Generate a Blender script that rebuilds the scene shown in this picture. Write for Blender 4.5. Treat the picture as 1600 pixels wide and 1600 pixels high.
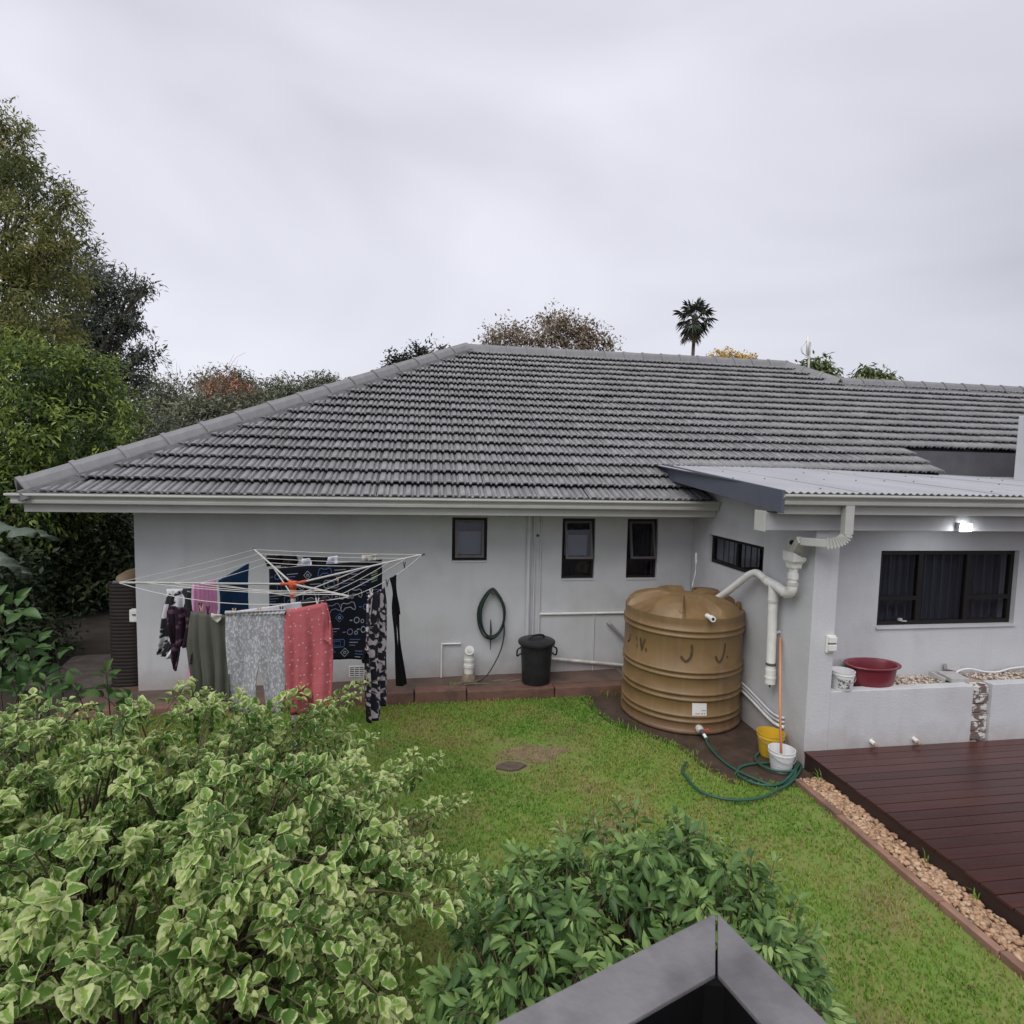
import bpy, bmesh, math, random
import numpy as np
from mathutils import Vector, Matrix

for o in list(bpy.data.objects):
    bpy.data.objects.remove(o)
SC = bpy.context.scene
COL = SC.collection
R = math.radians
random.seed(7)
RNG = np.random.default_rng(11)

# ------------------------------------------------------------------ camera
CAM = np.array([3.526, -7.861, 2.977])
YAW, PITCH, ROLL, FPX = .154, -.076, .021, 914.6
_F = np.array([math.sin(YAW)*math.cos(PITCH), math.cos(YAW)*math.cos(PITCH), math.sin(PITCH)])
_Rt = np.array([math.cos(YAW), -math.sin(YAW), 0.])
_U = np.cross(_Rt, _F)
_R2 = math.cos(ROLL)*_Rt + math.sin(ROLL)*_U
_U2 = -math.sin(ROLL)*_Rt + math.cos(ROLL)*_U
cd = bpy.data.cameras.new('camera')
cam = bpy.data.objects.new('camera', cd)
COL.objects.link(cam)
cd.sensor_width = 36
cd.lens = 36*FPX/1600
cd.clip_start = .05
cd.clip_end = 2000
m = Matrix.Identity(4)
for i in range(3):
    m[i][0] = _R2[i]; m[i][1] = _U2[i]; m[i][2] = -_F[i]; m[i][3] = CAM[i]
cam.matrix_world = m
SC.camera = cam
SC.render.resolution_x = SC.render.resolution_y = 1024

# ------------------------------------------------------------------ overcast sky, soft sun, exposure
SUN_EL, SUN_AZ = 55., 217.
W = bpy.data.worlds.new('World')
SC.world = W
W.use_nodes = True
nt = W.node_tree
nt.nodes.clear()
def N(tree, typ, **kw):
    n = tree.nodes.new(typ)
    for k, v in kw.items():
        if k in n.inputs.keys() and not hasattr(n, k):
            n.inputs[k].default_value = v
        else:
            setattr(n, k, v)
    return n
out = N(nt, 'ShaderNodeOutputWorld')
bg = N(nt, 'ShaderNodeBackground')
bg.inputs['Strength'].default_value = .1
sky = N(nt, 'ShaderNodeTexSky', sky_type='NISHITA', sun_disc=False)
sky.sun_elevation = R(SUN_EL)
sky.sun_rotation = R(SUN_AZ)
tc = N(nt, 'ShaderNodeTexCoord')
mp = N(nt, 'ShaderNodeMapping')
mp.inputs['Scale'].default_value = (1, 1, 2.4)
mp.inputs['Location'].default_value = (.35, .2, .1)
n1 = N(nt, 'ShaderNodeTexNoise')
n1.inputs['Scale'].default_value = 1.25
n1.inputs['Detail'].default_value = 3.5
n1.inputs['Roughness'].default_value = .48
n1.inputs['Distortion'].default_value = .5
cr = N(nt, 'ShaderNodeValToRGB')
cr.color_ramp.elements[0].position = .3
cr.color_ramp.elements[0].color = (3.8, 3.8, 4.25, 1)
cr.color_ramp.elements[1].position = .7
cr.color_ramp.elements[1].color = (5.8, 5.8, 6.35, 1)
mix = N(nt, 'ShaderNodeMix', data_type='RGBA')
mix.inputs[0].default_value = .93
L = nt.links.new
L(tc.outputs['Generated'], mp.inputs[0]); L(mp.outputs[0], n1.inputs['Vector'])
L(n1.outputs[0], cr.inputs[0])
L(sky.outputs[0], mix.inputs[6]); L(cr.outputs[0], mix.inputs[7])
L(mix.outputs[2], bg.inputs[0]); L(bg.outputs[0], out.inputs[0])

sl = bpy.data.lights.new('sun', 'SUN')
sl.energy = 1.5
sl.angle = R(50)
sl.color = (1, .97, .93)
so = bpy.data.objects.new('sun', sl)
COL.objects.link(so)
# light comes from behind and above the camera, a little from its left
sdir = Vector((-.60*math.cos(R(SUN_EL)), -.80*math.cos(R(SUN_EL)), math.sin(R(SUN_EL))))
so.rotation_euler = sdir.to_track_quat('Z', 'Y').to_euler()
so.location = (0, -20, 30)
vs = SC.view_settings
vs.view_transform = 'Standard'
vs.look = 'None'
vs.gamma = 1
vs.exposure = .58
vs.use_curve_mapping = False

# ------------------------------------------------------------------ picture ray -> point in the place
def ray(u, v): return _F + _R2*(u-800)/FPX - _U2*(v-800)/FPX
def atX(u, v, x): d = ray(u, v); return CAM + d*(x-CAM[0])/d[0]
def atY(u, v, y): d = ray(u, v); return CAM + d*(y-CAM[1])/d[1]
def atZ(u, v, z): d = ray(u, v); return CAM + d*(z-CAM[2])/d[2]
def atD(u, v, t): return CAM + ray(u, v)*t
def atP(u, v, p, n):
    d = ray(u, v); return CAM + d*(np.dot(np.array(p)-CAM, n)/np.dot(d, n))
def proj(P):
    d = np.asarray(P, float) - CAM
    w = d@_F
    return 800+FPX*(d@_R2)/w, 800-FPX*(d@_U2)/w, w

# ------------------------------------------------------------------ materials
MATS = {}
def mat(name, col, rough=.7, col2=None, scale=8., bump=0., bscale=60., detail=4, spec=.4, metal=0., mixpos=(.35, .7), coord='Object', stretch=(1, 1, 1), rand=0., col3=None, scale3=1.5):
    if name in MATS: return MATS[name]
    M = bpy.data.materials.new(name)
    M.use_nodes = True
    t = M.node_tree
    b = t.nodes['Principled BSDF']
    b.inputs['Roughness'].default_value = rough
    b.inputs['Specular IOR Level'].default_value = spec
    b.inputs['Metallic'].default_value = metal
    c = t.nodes.new('ShaderNodeTexCoord')
    mpn = t.nodes.new('ShaderNodeMapping')
    mpn.inputs['Scale'].default_value = stretch
    t.links.new(c.outputs[coord], mpn.inputs[0])
    src = None
    if col2 is not None:
        n = t.nodes.new('ShaderNodeTexNoise')
        n.inputs['Scale'].default_value = scale
        n.inputs['Detail'].default_value = detail
        n.inputs['Roughness'].default_value = .6
        t.links.new(mpn.outputs[0], n.inputs['Vector'])
        r = t.nodes.new('ShaderNodeValToRGB')
        r.color_ramp.elements[0].position = mixpos[0]
        r.color_ramp.elements[1].position = mixpos[1]
        r.color_ramp.elements[0].color = (*col, 1)
        r.color_ramp.elements[1].color = (*col2, 1)
        t.links.new(n.outputs[0], r.inputs[0])
        src = r.outputs[0]
        if col3 is not None:
            n3 = t.nodes.new('ShaderNodeTexNoise')
            n3.inputs['Scale'].default_value = scale3
            n3.inputs['Detail'].default_value = 6
            t.links.new(mpn.outputs[0], n3.inputs['Vector'])
            r3 = t.nodes.new('ShaderNodeMapRange')
            r3.inputs[1].default_value = .5; r3.inputs[2].default_value = .72
            t.links.new(n3.outputs[0], r3.inputs[0])
            mx = t.nodes.new('ShaderNodeMix'); mx.data_type = 'RGBA'
            t.links.new(r3.outputs[0], mx.inputs[0])
            t.links.new(src, mx.inputs[6]); mx.inputs[7].default_value = (*col3, 1)
            src = mx.outputs[2]
    else:
        rgb = t.nodes.new('ShaderNodeRGB'); rgb.outputs[0].default_value = (*col, 1); src = rgb.outputs[0]
    if rand:
        oi = t.nodes.new('ShaderNodeObjectInfo')
        at = t.nodes.new('ShaderNodeAttribute'); at.attribute_name = 'tint'
        ad = t.nodes.new('ShaderNodeMath'); ad.operation = 'ADD'
        t.links.new(oi.outputs['Random'], ad.inputs[0]); t.links.new(at.outputs['Fac'], ad.inputs[1])
        fr = t.nodes.new('ShaderNodeMath'); fr.operation = 'FRACT'
        t.links.new(ad.outputs[0], fr.inputs[0])
        mr = t.nodes.new('ShaderNodeMapRange'); mr.inputs[3].default_value = 1-rand; mr.inputs[4].default_value = 1+rand
        t.links.new(fr.outputs[0], mr.inputs[0])
        hs = t.nodes.new('ShaderNodeHueSaturation')
        t.links.new(mr.outputs[0], hs.inputs['Value']); t.links.new(src, hs.inputs['Color'])
        src = hs.outputs[0]
    t.links.new(src, b.inputs['Base Color'])
    if bump:
        n2 = t.nodes.new('ShaderNodeTexNoise')
        n2.inputs['Scale'].default_value = bscale
        n2.inputs['Detail'].default_value = 5
        t.links.new(mpn.outputs[0], n2.inputs['Vector'])
        bm_ = t.nodes.new('ShaderNodeBump')
        bm_.inputs['Strength'].default_value = bump
        bm_.inputs['Distance'].default_value = .01
        t.links.new(n2.outputs[0], bm_.inputs['Height'])
        t.links.new(bm_.outputs[0], b.inputs['Normal'])
    MATS[name] = M
    return M

def leafmat(name, cols, rough=.5, trans=.25, variegated=None, spec=.35):
    """cols: colours spread over the per-leaf attribute 'tint'. variegated: colour of a cream margin (uses UV)."""
    if name in MATS: return MATS[name]
    M = bpy.data.materials.new(name); M.use_nodes = True
    t = M.node_tree; b = t.nodes['Principled BSDF']
    b.inputs['Roughness'].default_value = rough
    b.inputs['Specular IOR Level'].default_value = spec
    at = t.nodes.new('ShaderNodeAttribute'); at.attribute_name = 'tint'
    r = t.nodes.new('ShaderNodeValToRGB')
    el = r.color_ramp.elements
    while len(el) < len(cols): el.new(.5)
    for i, c in enumerate(cols):
        el[i].position = i/(len(cols)-1); el[i].color = (*c, 1)
    t.links.new(at.outputs['Fac'], r.inputs[0])
    src = r.outputs[0]
    if variegated:
        uv = t.nodes.new('ShaderNodeUVMap')
        sp = t.nodes.new('ShaderNodeSeparateXYZ')
        t.links.new(uv.outputs[0], sp.inputs[0])
        # |u-.5|*2 : 0 at the midrib, 1 at the margin ; also margin near the tip
        a1 = t.nodes.new('ShaderNodeMath'); a1.operation = 'SUBTRACT'; a1.inputs[1].default_value = .5
        t.links.new(sp.outputs[0], a1.inputs[0])
        a2 = t.nodes.new('ShaderNodeMath'); a2.operation = 'ABSOLUTE'; t.links.new(a1.outputs[0], a2.inputs[0])
        nz = t.nodes.new('ShaderNodeTexNoise'); nz.inputs['Scale'].default_value = 70; nz.inputs['Detail'].default_value = 2
        geo = t.nodes.new('ShaderNodeNewGeometry'); t.links.new(geo.outputs['Position'], nz.inputs['Vector'])
        a3 = t.nodes.new('ShaderNodeMath'); a3.operation = 'MULTIPLY_ADD'; a3.inputs[1].default_value = .85
        t.links.new(nz.outputs[0], a3.inputs[0]); t.links.new(a2.outputs[0], a3.inputs[2])
        # younger leaves (high tint) have wider margins
        a4 = t.nodes.new('ShaderNodeMath'); a4.operation = 'MULTIPLY_ADD'; a4.inputs[1].default_value = .36
        t.links.new(at.outputs['Fac'], a4.inputs[0]); t.links.new(a3.outputs[0], a4.inputs[2])
        mr = t.nodes.new('ShaderNodeMapRange'); mr.inputs[1].default_value = .80; mr.inputs[2].default_value = .95
        t.links.new(a4.outputs[0], mr.inputs[0])
        mx = t.nodes.new('ShaderNodeMix'); mx.data_type = 'RGBA'
        t.links.new(mr.outputs[0], mx.inputs[0]); t.links.new(src, mx.inputs[6]); mx.inputs[7].default_value = (*variegated, 1)
        src = mx.outputs[2]
    t.links.new(src, b.inputs['Base Color'])
    if trans:
        tr = t.nodes.new('ShaderNodeBsdfTranslucent')
        t.links.new(src, tr.inputs[0])
        ms = t.nodes.new('ShaderNodeMixShader'); ms.inputs[0].default_value = trans
        t.links.new(b.outputs[0], ms.inputs[1]); t.links.new(tr.outputs[0], ms.inputs[2])
        t.links.new(ms.outputs[0], t.nodes['Material Output'].inputs[0])
    MATS[name] = M
    return M

def glassmat():
    if 'glass' in MATS: return MATS['glass']
    M = bpy.data.materials.new('glass'); M.use_nodes = True
    t = M.node_tree; t.nodes.remove(t.nodes['Principled BSDF'])
    g = t.nodes.new('ShaderNodeBsdfGlossy'); g.inputs['Roughness'].default_value = .03; g.inputs[0].default_value = (.9, .92, 1, 1)
    tr = t.nodes.new('ShaderNodeBsdfTransparent'); tr.inputs[0].default_value = (.80, .81, .85, 1)
    f = t.nodes.new('ShaderNodeFresnel'); f.inputs[0].default_value = 1.5
    ms = t.nodes.new('ShaderNodeMixShader')
    ge = t.nodes.new('ShaderNodeNewGeometry'); iv = t.nodes.new('ShaderNodeMath'); iv.operation = 'SUBTRACT'; iv.inputs[0].default_value = 1.; t.links.new(ge.outputs['Backfacing'], iv.inputs[1])
    mu = t.nodes.new('ShaderNodeMath'); mu.operation = 'MULTIPLY'; t.links.new(f.outputs[0], mu.inputs[0]); t.links.new(iv.outputs[0], mu.inputs[1])
    t.links.new(mu.outputs[0], ms.inputs[0]); t.links.new(tr.outputs[0], ms.inputs[1]); t.links.new(g.outputs[0], ms.inputs[2])
    t.links.new(ms.outputs[0], t.nodes['Material Output'].inputs[0])
    MATS['glass'] = M
    return M

WALL = mat('render_paint', (.515, .522, .542), .85, (.575, .582, .602), 1.3, .3, 45, col3=(.485, .487, .50), scale3=2.2)
def stain(M, zlo, zhi, col, amt):
    t = M.node_tree; b = t.nodes['Principled BSDF']; src = b.inputs['Base Color'].links[0].from_socket
    g = t.nodes.new('ShaderNodeNewGeometry'); sx = t.nodes.new('ShaderNodeSeparateXYZ'); t.links.new(g.outputs['Position'], sx.inputs[0])
    n = t.nodes.new('ShaderNodeTexNoise'); n.inputs['Scale'].default_value = 5; n.inputs['Detail'].default_value = 6; n.inputs['Roughness'].default_value = .7; t.links.new(g.outputs['Position'], n.inputs['Vector'])
    a = t.nodes.new('ShaderNodeMath'); a.operation = 'MULTIPLY_ADD'; a.inputs[1].default_value = -.45; t.links.new(n.outputs[0], a.inputs[0]); t.links.new(sx.outputs[2], a.inputs[2])
    mr = t.nodes.new('ShaderNodeMapRange'); mr.inputs[1].default_value = zlo-.22; mr.inputs[2].default_value = zhi-.22; mr.inputs[3].default_value = amt; mr.inputs[4].default_value = 0; t.links.new(a.outputs[0], mr.inputs[0])
    mx = t.nodes.new('ShaderNodeMix'); mx.data_type = 'RGBA'; t.links.new(mr.outputs[0], mx.inputs[0]); t.links.new(src, mx.inputs[6]); mx.inputs[7].default_value = (*col, 1)
    # faint vertical run-off streaks
    m2 = t.nodes.new('ShaderNodeMapping'); m2.inputs['Scale'].default_value = (9, 9, .5); t.links.new(g.outputs['Position'], m2.inputs[0])
    n2 = t.nodes.new('ShaderNodeTexNoise'); n2.inputs['Scale'].default_value = 1.2; n2.inputs['Detail'].default_value = 4; t.links.new(m2.outputs[0], n2.inputs['Vector'])
    mr2 = t.nodes.new('ShaderNodeMapRange'); mr2.inputs[1].default_value = .54; mr2.inputs[2].default_value = .75; mr2.inputs[4].default_value = .13; t.links.new(n2.outputs[0], mr2.inputs[0])
    mx2 = t.nodes.new('ShaderNodeMix'); mx2.data_type = 'RGBA'; t.links.new(mr2.outputs[0], mx2.inputs[0]); t.links.new(mx.outputs[2], mx2.inputs[6]); mx2.inputs[7].default_value = (.36, .35, .33, 1)
    t.links.new(mx2.outputs[2], b.inputs['Base Color'])
stain(WALL, .08, .40, (.27, .20, .16), .5)
TRIM = mat('white_trim', (.50, .50, .475), .45, (.43, .43, .405), 5, .05, 30, stretch=(.4, 1, 1))
BEAM = mat('beam_paint', (.52, .52, .53), .7, (.46, .46, .47), 4, .15, 30)
SOFFIT = mat('soffit', (.50, .50, .51), .8)
TILE = mat('roof_tile', (.175, .176, .184), .48, (.228, .229, .236), 6, .4, 80, spec=.5, rand=.13, col3=(.262, .263, .262), scale3=14)
CAPT = mat('ridge_tile', (.175, .174, .18), .6, (.21, .209, .215), 6, .25, 70, rand=.08)
SLATE = mat('slate_paint', (.085, .095, .125), .5, (.10, .11, .14), 4, .1)
DKWALL = mat('dark_parapet', (.075, .075, .085), .7, (.10, .10, .11), 3, .15)
SHEET = mat('corrugated', (.37, .378, .40), .45, (.31, .318, .34), 3, 0, spec=.4, stretch=(1, .25, 1))
FRAME = mat('window_frame', (.014, .012, .012), .45, spec=.25)
SASH = mat('sash_frame', (.10, .085, .085), .35, spec=.5)
CURT = mat('curtain', (.04, .04, .048), .9, (.06, .06, .07), 5, stretch=(6, 6, .3))
BLIND = mat('blind', (.33, .33, .35), .9)
GLASS = glassmat()
PVC = mat('pvc', (.80, .80, .78), .35, (.68, .67, .63), 9, .03, 40)
PVCD = mat('pvc_dirty', (.70, .69, .65), .5, (.42, .40, .36), 7, .05, 40)
PAINTPIPE = mat('painted_pipe', (.57, .57, .60), .6, (.52, .52, .55), 9)
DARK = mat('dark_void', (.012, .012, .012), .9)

# ------------------------------------------------------------------ mesh helpers
class MB:
    def __init__(s): s.v = []; s.f = []; s.uv = None; s.mi = []
    def add(s, vs, fs, mi=0):
        o = len(s.v); s.v.extend([tuple(map(float, p)) for p in vs])
        s.f.extend([tuple(i+o for i in f) for f in fs]); s.mi.extend([mi]*len(fs)); return s
    def box(s, x0, x1, y0, y1, z0, z1, mi=0):
        return s.add([(x0,y0,z0),(x1,y0,z0),(x1,y1,z0),(x0,y1,z0),(x0,y0,z1),(x1,y0,z1),(x1,y1,z1),(x0,y1,z1)],
                     [(0,3,2,1),(4,5,6,7),(0,1,5,4),(1,2,6,5),(2,3,7,6),(3,0,4,7)], mi)
    def obox(s, c, ax, ay, az, mi=0):
        c, ax, ay, az = map(np.array, (c, ax, ay, az))
        P = [c+sx*ax+sy*ay+sz*az for sz in (-1, 1) for sx, sy in ((-1,-1),(1,-1),(1,1),(-1,1))]
        return s.add(P, [(0,3,2,1),(4,5,6,7),(0,1,5,4),(1,2,6,5),(2,3,7,6),(3,0,4,7)], mi)
    def tube(s, pts, rad, seg=10, cap=True, mi=0):
        pts = [np.array(p, float) for p in pts]; n = len(pts)
        rad = [rad]*n if np.isscalar(rad) else list(rad)
        vs = []; up = np.array([.13, .21, .97])
        prev = None
        for i, p in enumerate(pts):
            t = pts[min(i+1, n-1)] - pts[max(i-1, 0)]
            t = t/(np.linalg.norm(t)+1e-9)
            if prev is None:
                a = np.cross(t, up)
                if np.linalg.norm(a) < .1: a = np.cross(t, (1, 0, 0))
            else:
                a = prev - t*np.dot(prev, t)
            a = a/(np.linalg.norm(a)+1e-9); prev = a
            b = np.cross(t, a)
            for k in range(seg):
                q = 2*math.pi*k/seg
                vs.append(p + rad[i]*(math.cos(q)*a + math.sin(q)*b))
        fs = [(i*seg+k, i*seg+(k+1)%seg, (i+1)*seg+(k+1)%seg, (i+1)*seg+k) for i in range(n-1) for k in range(seg)]
        if cap: fs += [tuple(range(seg-1, -1, -1)), tuple((n-1)*seg+k for k in range(seg))]
        return s.add(vs, fs, mi)
    def lathe(s, prof, c=(0, 0, 0), seg=32, mi=0, sx=1, sy=1, closed=False):
        vs = []; n = len(prof)
        for r, z in prof:
            for k in range(seg):
                q = 2*math.pi*k/seg
                vs.append((c[0]+sx*r*math.cos(q), c[1]+sy*r*math.sin(q), c[2]+z))
        fs = [(i*seg+k, i*seg+(k+1)%seg, (i+1)*seg+(k+1)%seg, (i+1)*seg+k) for i in range(n-1) for k in range(seg)]
        if closed:
            fs.append(tuple(range(seg-1, -1, -1))); fs.append(tuple((n-1)*seg+k for k in range(seg)))
        return s.add(vs, fs, mi)
    def extrude(s, prof, p0, p1, ex, ey, mi=0, shear0=0., shear1=0.):
        """closed 2D profile (a,b) -> a*ex+b*ey, swept p0->p1; shear: shift along the sweep per unit of a"""
        p0, p1, ex, ey = map(np.array, (p0, p1, ex, ey)); d = (p1-p0)/np.linalg.norm(p1-p0)
        n = len(prof)
        vs = [p0+a*ex+b*ey+d*a*shear0 for a, b in prof]+[p1+a*ex+b*ey+d*a*shear1 for a, b in prof]
        fs = [(i, (i+1)%n, n+(i+1)%n, n+i) for i in range(n)] + [tuple(range(n-1, -1, -1)), tuple(range(n, 2*n))]
        return s.add(vs, fs, mi)
    def build(s, name, mats, parent=None, smooth=False, bevel=0., recalc=True):
        me = bpy.data.meshes.new(name)
        me.from_pydata(s.v, [], s.f)
        mats = mats if isinstance(mats, (list, tuple)) else [mats]
        for q in mats: me.materials.append(q)
        if len(mats) > 1: me.polygons.foreach_set('material_index', s.mi)
        if recalc:
            b = bmesh.new(); b.from_mesh(me); bmesh.ops.recalc_face_normals(b, faces=b.faces)
            if bevel: bmesh.ops.bevel(b, geom=list(b.edges), offset=bevel, segments=2, affect='EDGES', profile=.6)
            b.to_mesh(me); b.free()
        o = bpy.data.objects.new(name, me)
        link(o, parent)
        if smooth is True: me.shade_smooth()
        elif smooth: me.shade_smooth(); smooth_angle(o, smooth)
        return o

def smooth_angle(o, ang):
    me = o.data
    b = bmesh.new(); b.from_mesh(me)
    for e in b.edges:
        if len(e.link_faces) == 2 and e.calc_face_angle(0) > R(ang): e.smooth = False
    b.to_mesh(me); b.free()

def link(o, parent=None):
    COL.objects.link(o)
    if parent is not None:
        o.parent = parent
        if parent.type == 'EMPTY':
            o.matrix_parent_inverse = Matrix.Translation(-parent.location)
    return o
def tag(o, label, cat, group=None):
    o['label'] = label; o['category'] = cat
    if group: o['group'] = group
    return o
def thing(name, label, cat, loc, group=None):
    o = bpy.data.objects.new(name, None)
    o.location = Vector([float(a) for a in loc]); o.empty_display_size = .1
    COL.objects.link(o)
    return tag(o, label, cat, group)
def struct(o): o['kind'] = 'structure'; return o
def stuff(o): o['kind'] = 'stuff'; return o
def rawmesh(name, V, F, mats, parent=None, tint=None, uv=None, smooth=False):
    """V (n,3), F (m,k) numpy, optional per-vertex tint and per-vertex uv"""
    me = bpy.data.meshes.new(name)
    V = np.ascontiguousarray(V, np.float32); F = np.ascontiguousarray(F, np.int32); k = F.shape[1]
    me.vertices.add(len(V)); me.vertices.foreach_set('co', V.ravel())
    me.loops.add(F.size); me.loops.foreach_set('vertex_index', F.ravel())
    me.polygons.add(len(F)); me.polygons.foreach_set('loop_start', np.arange(0, F.size, k, dtype=np.int32))
    if smooth: me.polygons.foreach_set('use_smooth', np.ones(len(F), bool))
    if uv is not None:
        l = me.uv_layers.new(name='UVMap'); l.data.foreach_set('uv', np.ascontiguousarray(uv[F.ravel()], np.float32).ravel())
    if tint is not None:
        a = me.attributes.new('tint', 'FLOAT', 'POINT'); a.data.foreach_set('value', np.ascontiguousarray(tint, np.float32))
    me.update(); me.validate()
    me.materials.append(mats)
    o = bpy.data.objects.new(name, me)
    return link(o, parent)
def smoothpath(pts, n=8):
    pts = [np.array(p, float) for p in pts]
    P = [2*pts[0]-pts[1]]+pts+[2*pts[-1]-pts[-2]]
    outp = []
    for i in range(1, len(P)-2):
        for k in range(n):
            t = k/n
            a, b, c, d = P[i-1], P[i], P[i+1], P[i+2]
            outp.append(.5*((2*b)+(c-a)*t+(2*a-5*b+4*c-d)*t*t+(3*b-a-3*c+d)*t**3))
    outp.append(pts[-1])
    return outp

# ================================================================== GROUND AND SETTING
def sheet(name, poly, z, m_):
    b = MB(); b.add([(x, y, z) for x, y in poly], [tuple(range(len(poly)))])
    return struct(b.build(name, m_))
SOIL = mat('garden_soil', (.026, .021, .016), .95, (.045, .036, .026), 3, .6, 30)
LAWNB = mat('lawn_soil', (.13, .22, .04), .95, (.20, .21, .065), 2.2, .5, 40, col3=(.19, .14, .08), scale3=1.1)
WETSOIL = mat('wet_soil', (.040, .027, .020), .55, (.075, .050, .036), 5, .5, 30, spec=.45)
sheet('ground', [(-600, -600), (600, -600), (600, 900), (-600, 900)], -.012, SOIL)
LAWN = [(-.3, -6.9), (7.10, -6.9), (7.10, -2.95), (6.85, -2.86), (6.52, -2.80), (6.40, -2.45), (6.36, -2.12), (6.10, -1.72), (5.80, -1.40), (5.70, -.95), (5.76, -.62), (-.3, -.70)]
sheet('lawn', LAWN, -.006, LAWNB)
sheet('bare_earth_patch', [(4.72+.33*(1+.22*math.sin(3*q+.4)+.1*math.sin(7*q))*math.cos(q), -2.05+.18*(1+.2*math.sin(4*q+1))*math.sin(q)) for q in np.linspace(0, 2*math.pi, 40)[:-1]], -.003, mat('bare_earth', (.17, .12, .075), .95, (.25, .19, .11), 9, .6, 40))
sheet('dirt_patch', [(5.55, -.45), (7.37, -.02), (7.37, -3.0), (7.12, -3.0), (6.82, -2.92), (6.48, -2.86), (6.34, -2.48), (6.30, -2.15), (6.04, -1.78), (5.74, -1.46), (5.62, -.95)], -.001, WETSOIL)

# ================================================================== HOUSE
house = thing('house', 'single storey white rendered house with grey tiled hip roof and patio lean-to', 'house', (5, 0, 0))
EY, EZ, SL, RUN = -.65, 2.57, .532, 5.335     # eave line, slope, run to the ridge
HX = -.92                                     # hip corner
cp = 1/math.sqrt(1+SL*SL); sp_ = SL*cp

def holed_wall(name, a0, a1, z0, z1, holes, fn, depth, m_, parent):
    """wall in the (a,z) plane with rectangular holes; fn(a,d,z)->xyz, d = 0 front .. depth back"""
    A = sorted({a0, a1, *[h[0] for h in holes], *[h[1] for h in holes]})
    Zs = sorted({z0, z1, *[h[2] for h in holes], *[h[3] for h in holes]})
    b = MB()
    def solid(i, j):
        if i < 0 or j < 0 or i >= len(A)-1 or j >= len(Zs)-1: return False
        ca, cz = (A[i]+A[i+1])/2, (Zs[j]+Zs[j+1])/2
        return not any(h[0] < ca < h[1] and h[2] < cz < h[3] for h in holes)
    for i in range(len(A)-1):
        for j in range(len(Zs)-1):
            if not solid(i, j): continue
            l, r, d, u = A[i], A[i+1], Zs[j], Zs[j+1]
            b.add([fn(l, 0, d), fn(r, 0, d), fn(r, 0, u), fn(l, 0, u)], [(0, 1, 2, 3)])
            b.add([fn(l, depth, d), fn(r, depth, d), fn(r, depth, u), fn(l, depth, u)], [(3, 2, 1, 0)])
            for (q, p0, p1) in (((i-1, j), (l, d), (l, u)), ((i+1, j), (r, d), (r, u)), ((i, j-1), (l, d), (r, d)), ((i, j+1), (l, u), (r, u))):
                if not solid(*q):
                    b.add([fn(p0[0], 0, p0[1]), fn(p1[0], 0, p1[1]), fn(p1[0], depth, p1[1]), fn(p0[0], depth, p0[1])], [(0, 1, 2, 3)])
    o = b.build(name, m_, parent, recalc=False)
    bb = bmesh.new(); bb.from_mesh(o.data); bmesh.ops.remove_doubles(bb, verts=bb.verts, dist=1e-5)
    bmesh.ops.recalc_face_normals(bb, faces=bb.faces); bb.to_mesh(o.data); bb.free()
    return o

W1 = (3.937, 4.414, 1.701, 2.291); W2 = (5.459, 5.93, 1.441, 2.291); W3 = (6.398, 6.854, 1.441, 2.291)
holed_wall('wall', 0, 7.376, -.15, 2.42, [W1, W2, W3], lambda a, d, z: (a, d, z), .22, WALL, house)
b = MB(); b.box(.002, .22, .222, 9.3, -.15, 2.42); b.build('side_wall', WALL, house)
b = MB(); b.box(.223, 19, 9.1, 9.3, -.15, 2.42); b.build('rear_wall', WALL, house)
SW = (-1.772, -.483, 1.756, 2.135)
holed_wall('lean_to_side_wall', -2.65, -.002, -.15, 2.72, [SW], lambda a, d, z: (7.378+d, a, z), .262, WALL, house)
PW = (8.46, 10.21, 1.32, 2.16)
holed_wall('patio_wall', 7.642, 13.5, -.15, 2.72, [PW], lambda a, d, z: (a, -2.25+d, z), .2, WALL, house)
# dark interior behind the windows
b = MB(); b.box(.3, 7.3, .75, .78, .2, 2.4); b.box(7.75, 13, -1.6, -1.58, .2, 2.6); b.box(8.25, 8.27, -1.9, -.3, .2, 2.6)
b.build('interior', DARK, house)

def winframe(name, a0, a1, z0, z1, fn, t=.045, d0=.05, d1=.10, label=None):
    b = MB()
    def bx(l, r, d, u):
        P = [fn(x, y, z) for z in (d, u) for x, y in ((l, d0), (r, d0), (r, d1), (l, d1))]
        b.add(P, [(0,3,2,1),(4,5,6,7),(0,1,5,4),(1,2,6,5),(2,3,7,6),(3,0,4,7)])
    bx(a0, a1, z0, z0+t); bx(a0, a1, z1-t, z1); bx(a0, a0+t, z0+t, z1-t); bx(a1-t, a1, z0+t, z1-t)
    return b, bx
def pane(a0, a1, z0, z1, fn, d, parent, nm='pane', m_=None):
    b = MB()
    P = [fn(x, y, z) for z in (z0, z1) for x, y in ((a0, d), (a1, d), (a1, d+.005), (a0, d+.005))]
    b.add(P, [(0,3,2,1),(4,5,6,7),(0,1,5,4),(1,2,6,5),(2,3,7,6),(3,0,4,7)])
    return b.build(nm, m_ or GLASS, parent)
fm = lambda a, d, z: (a, d, z)
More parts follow.
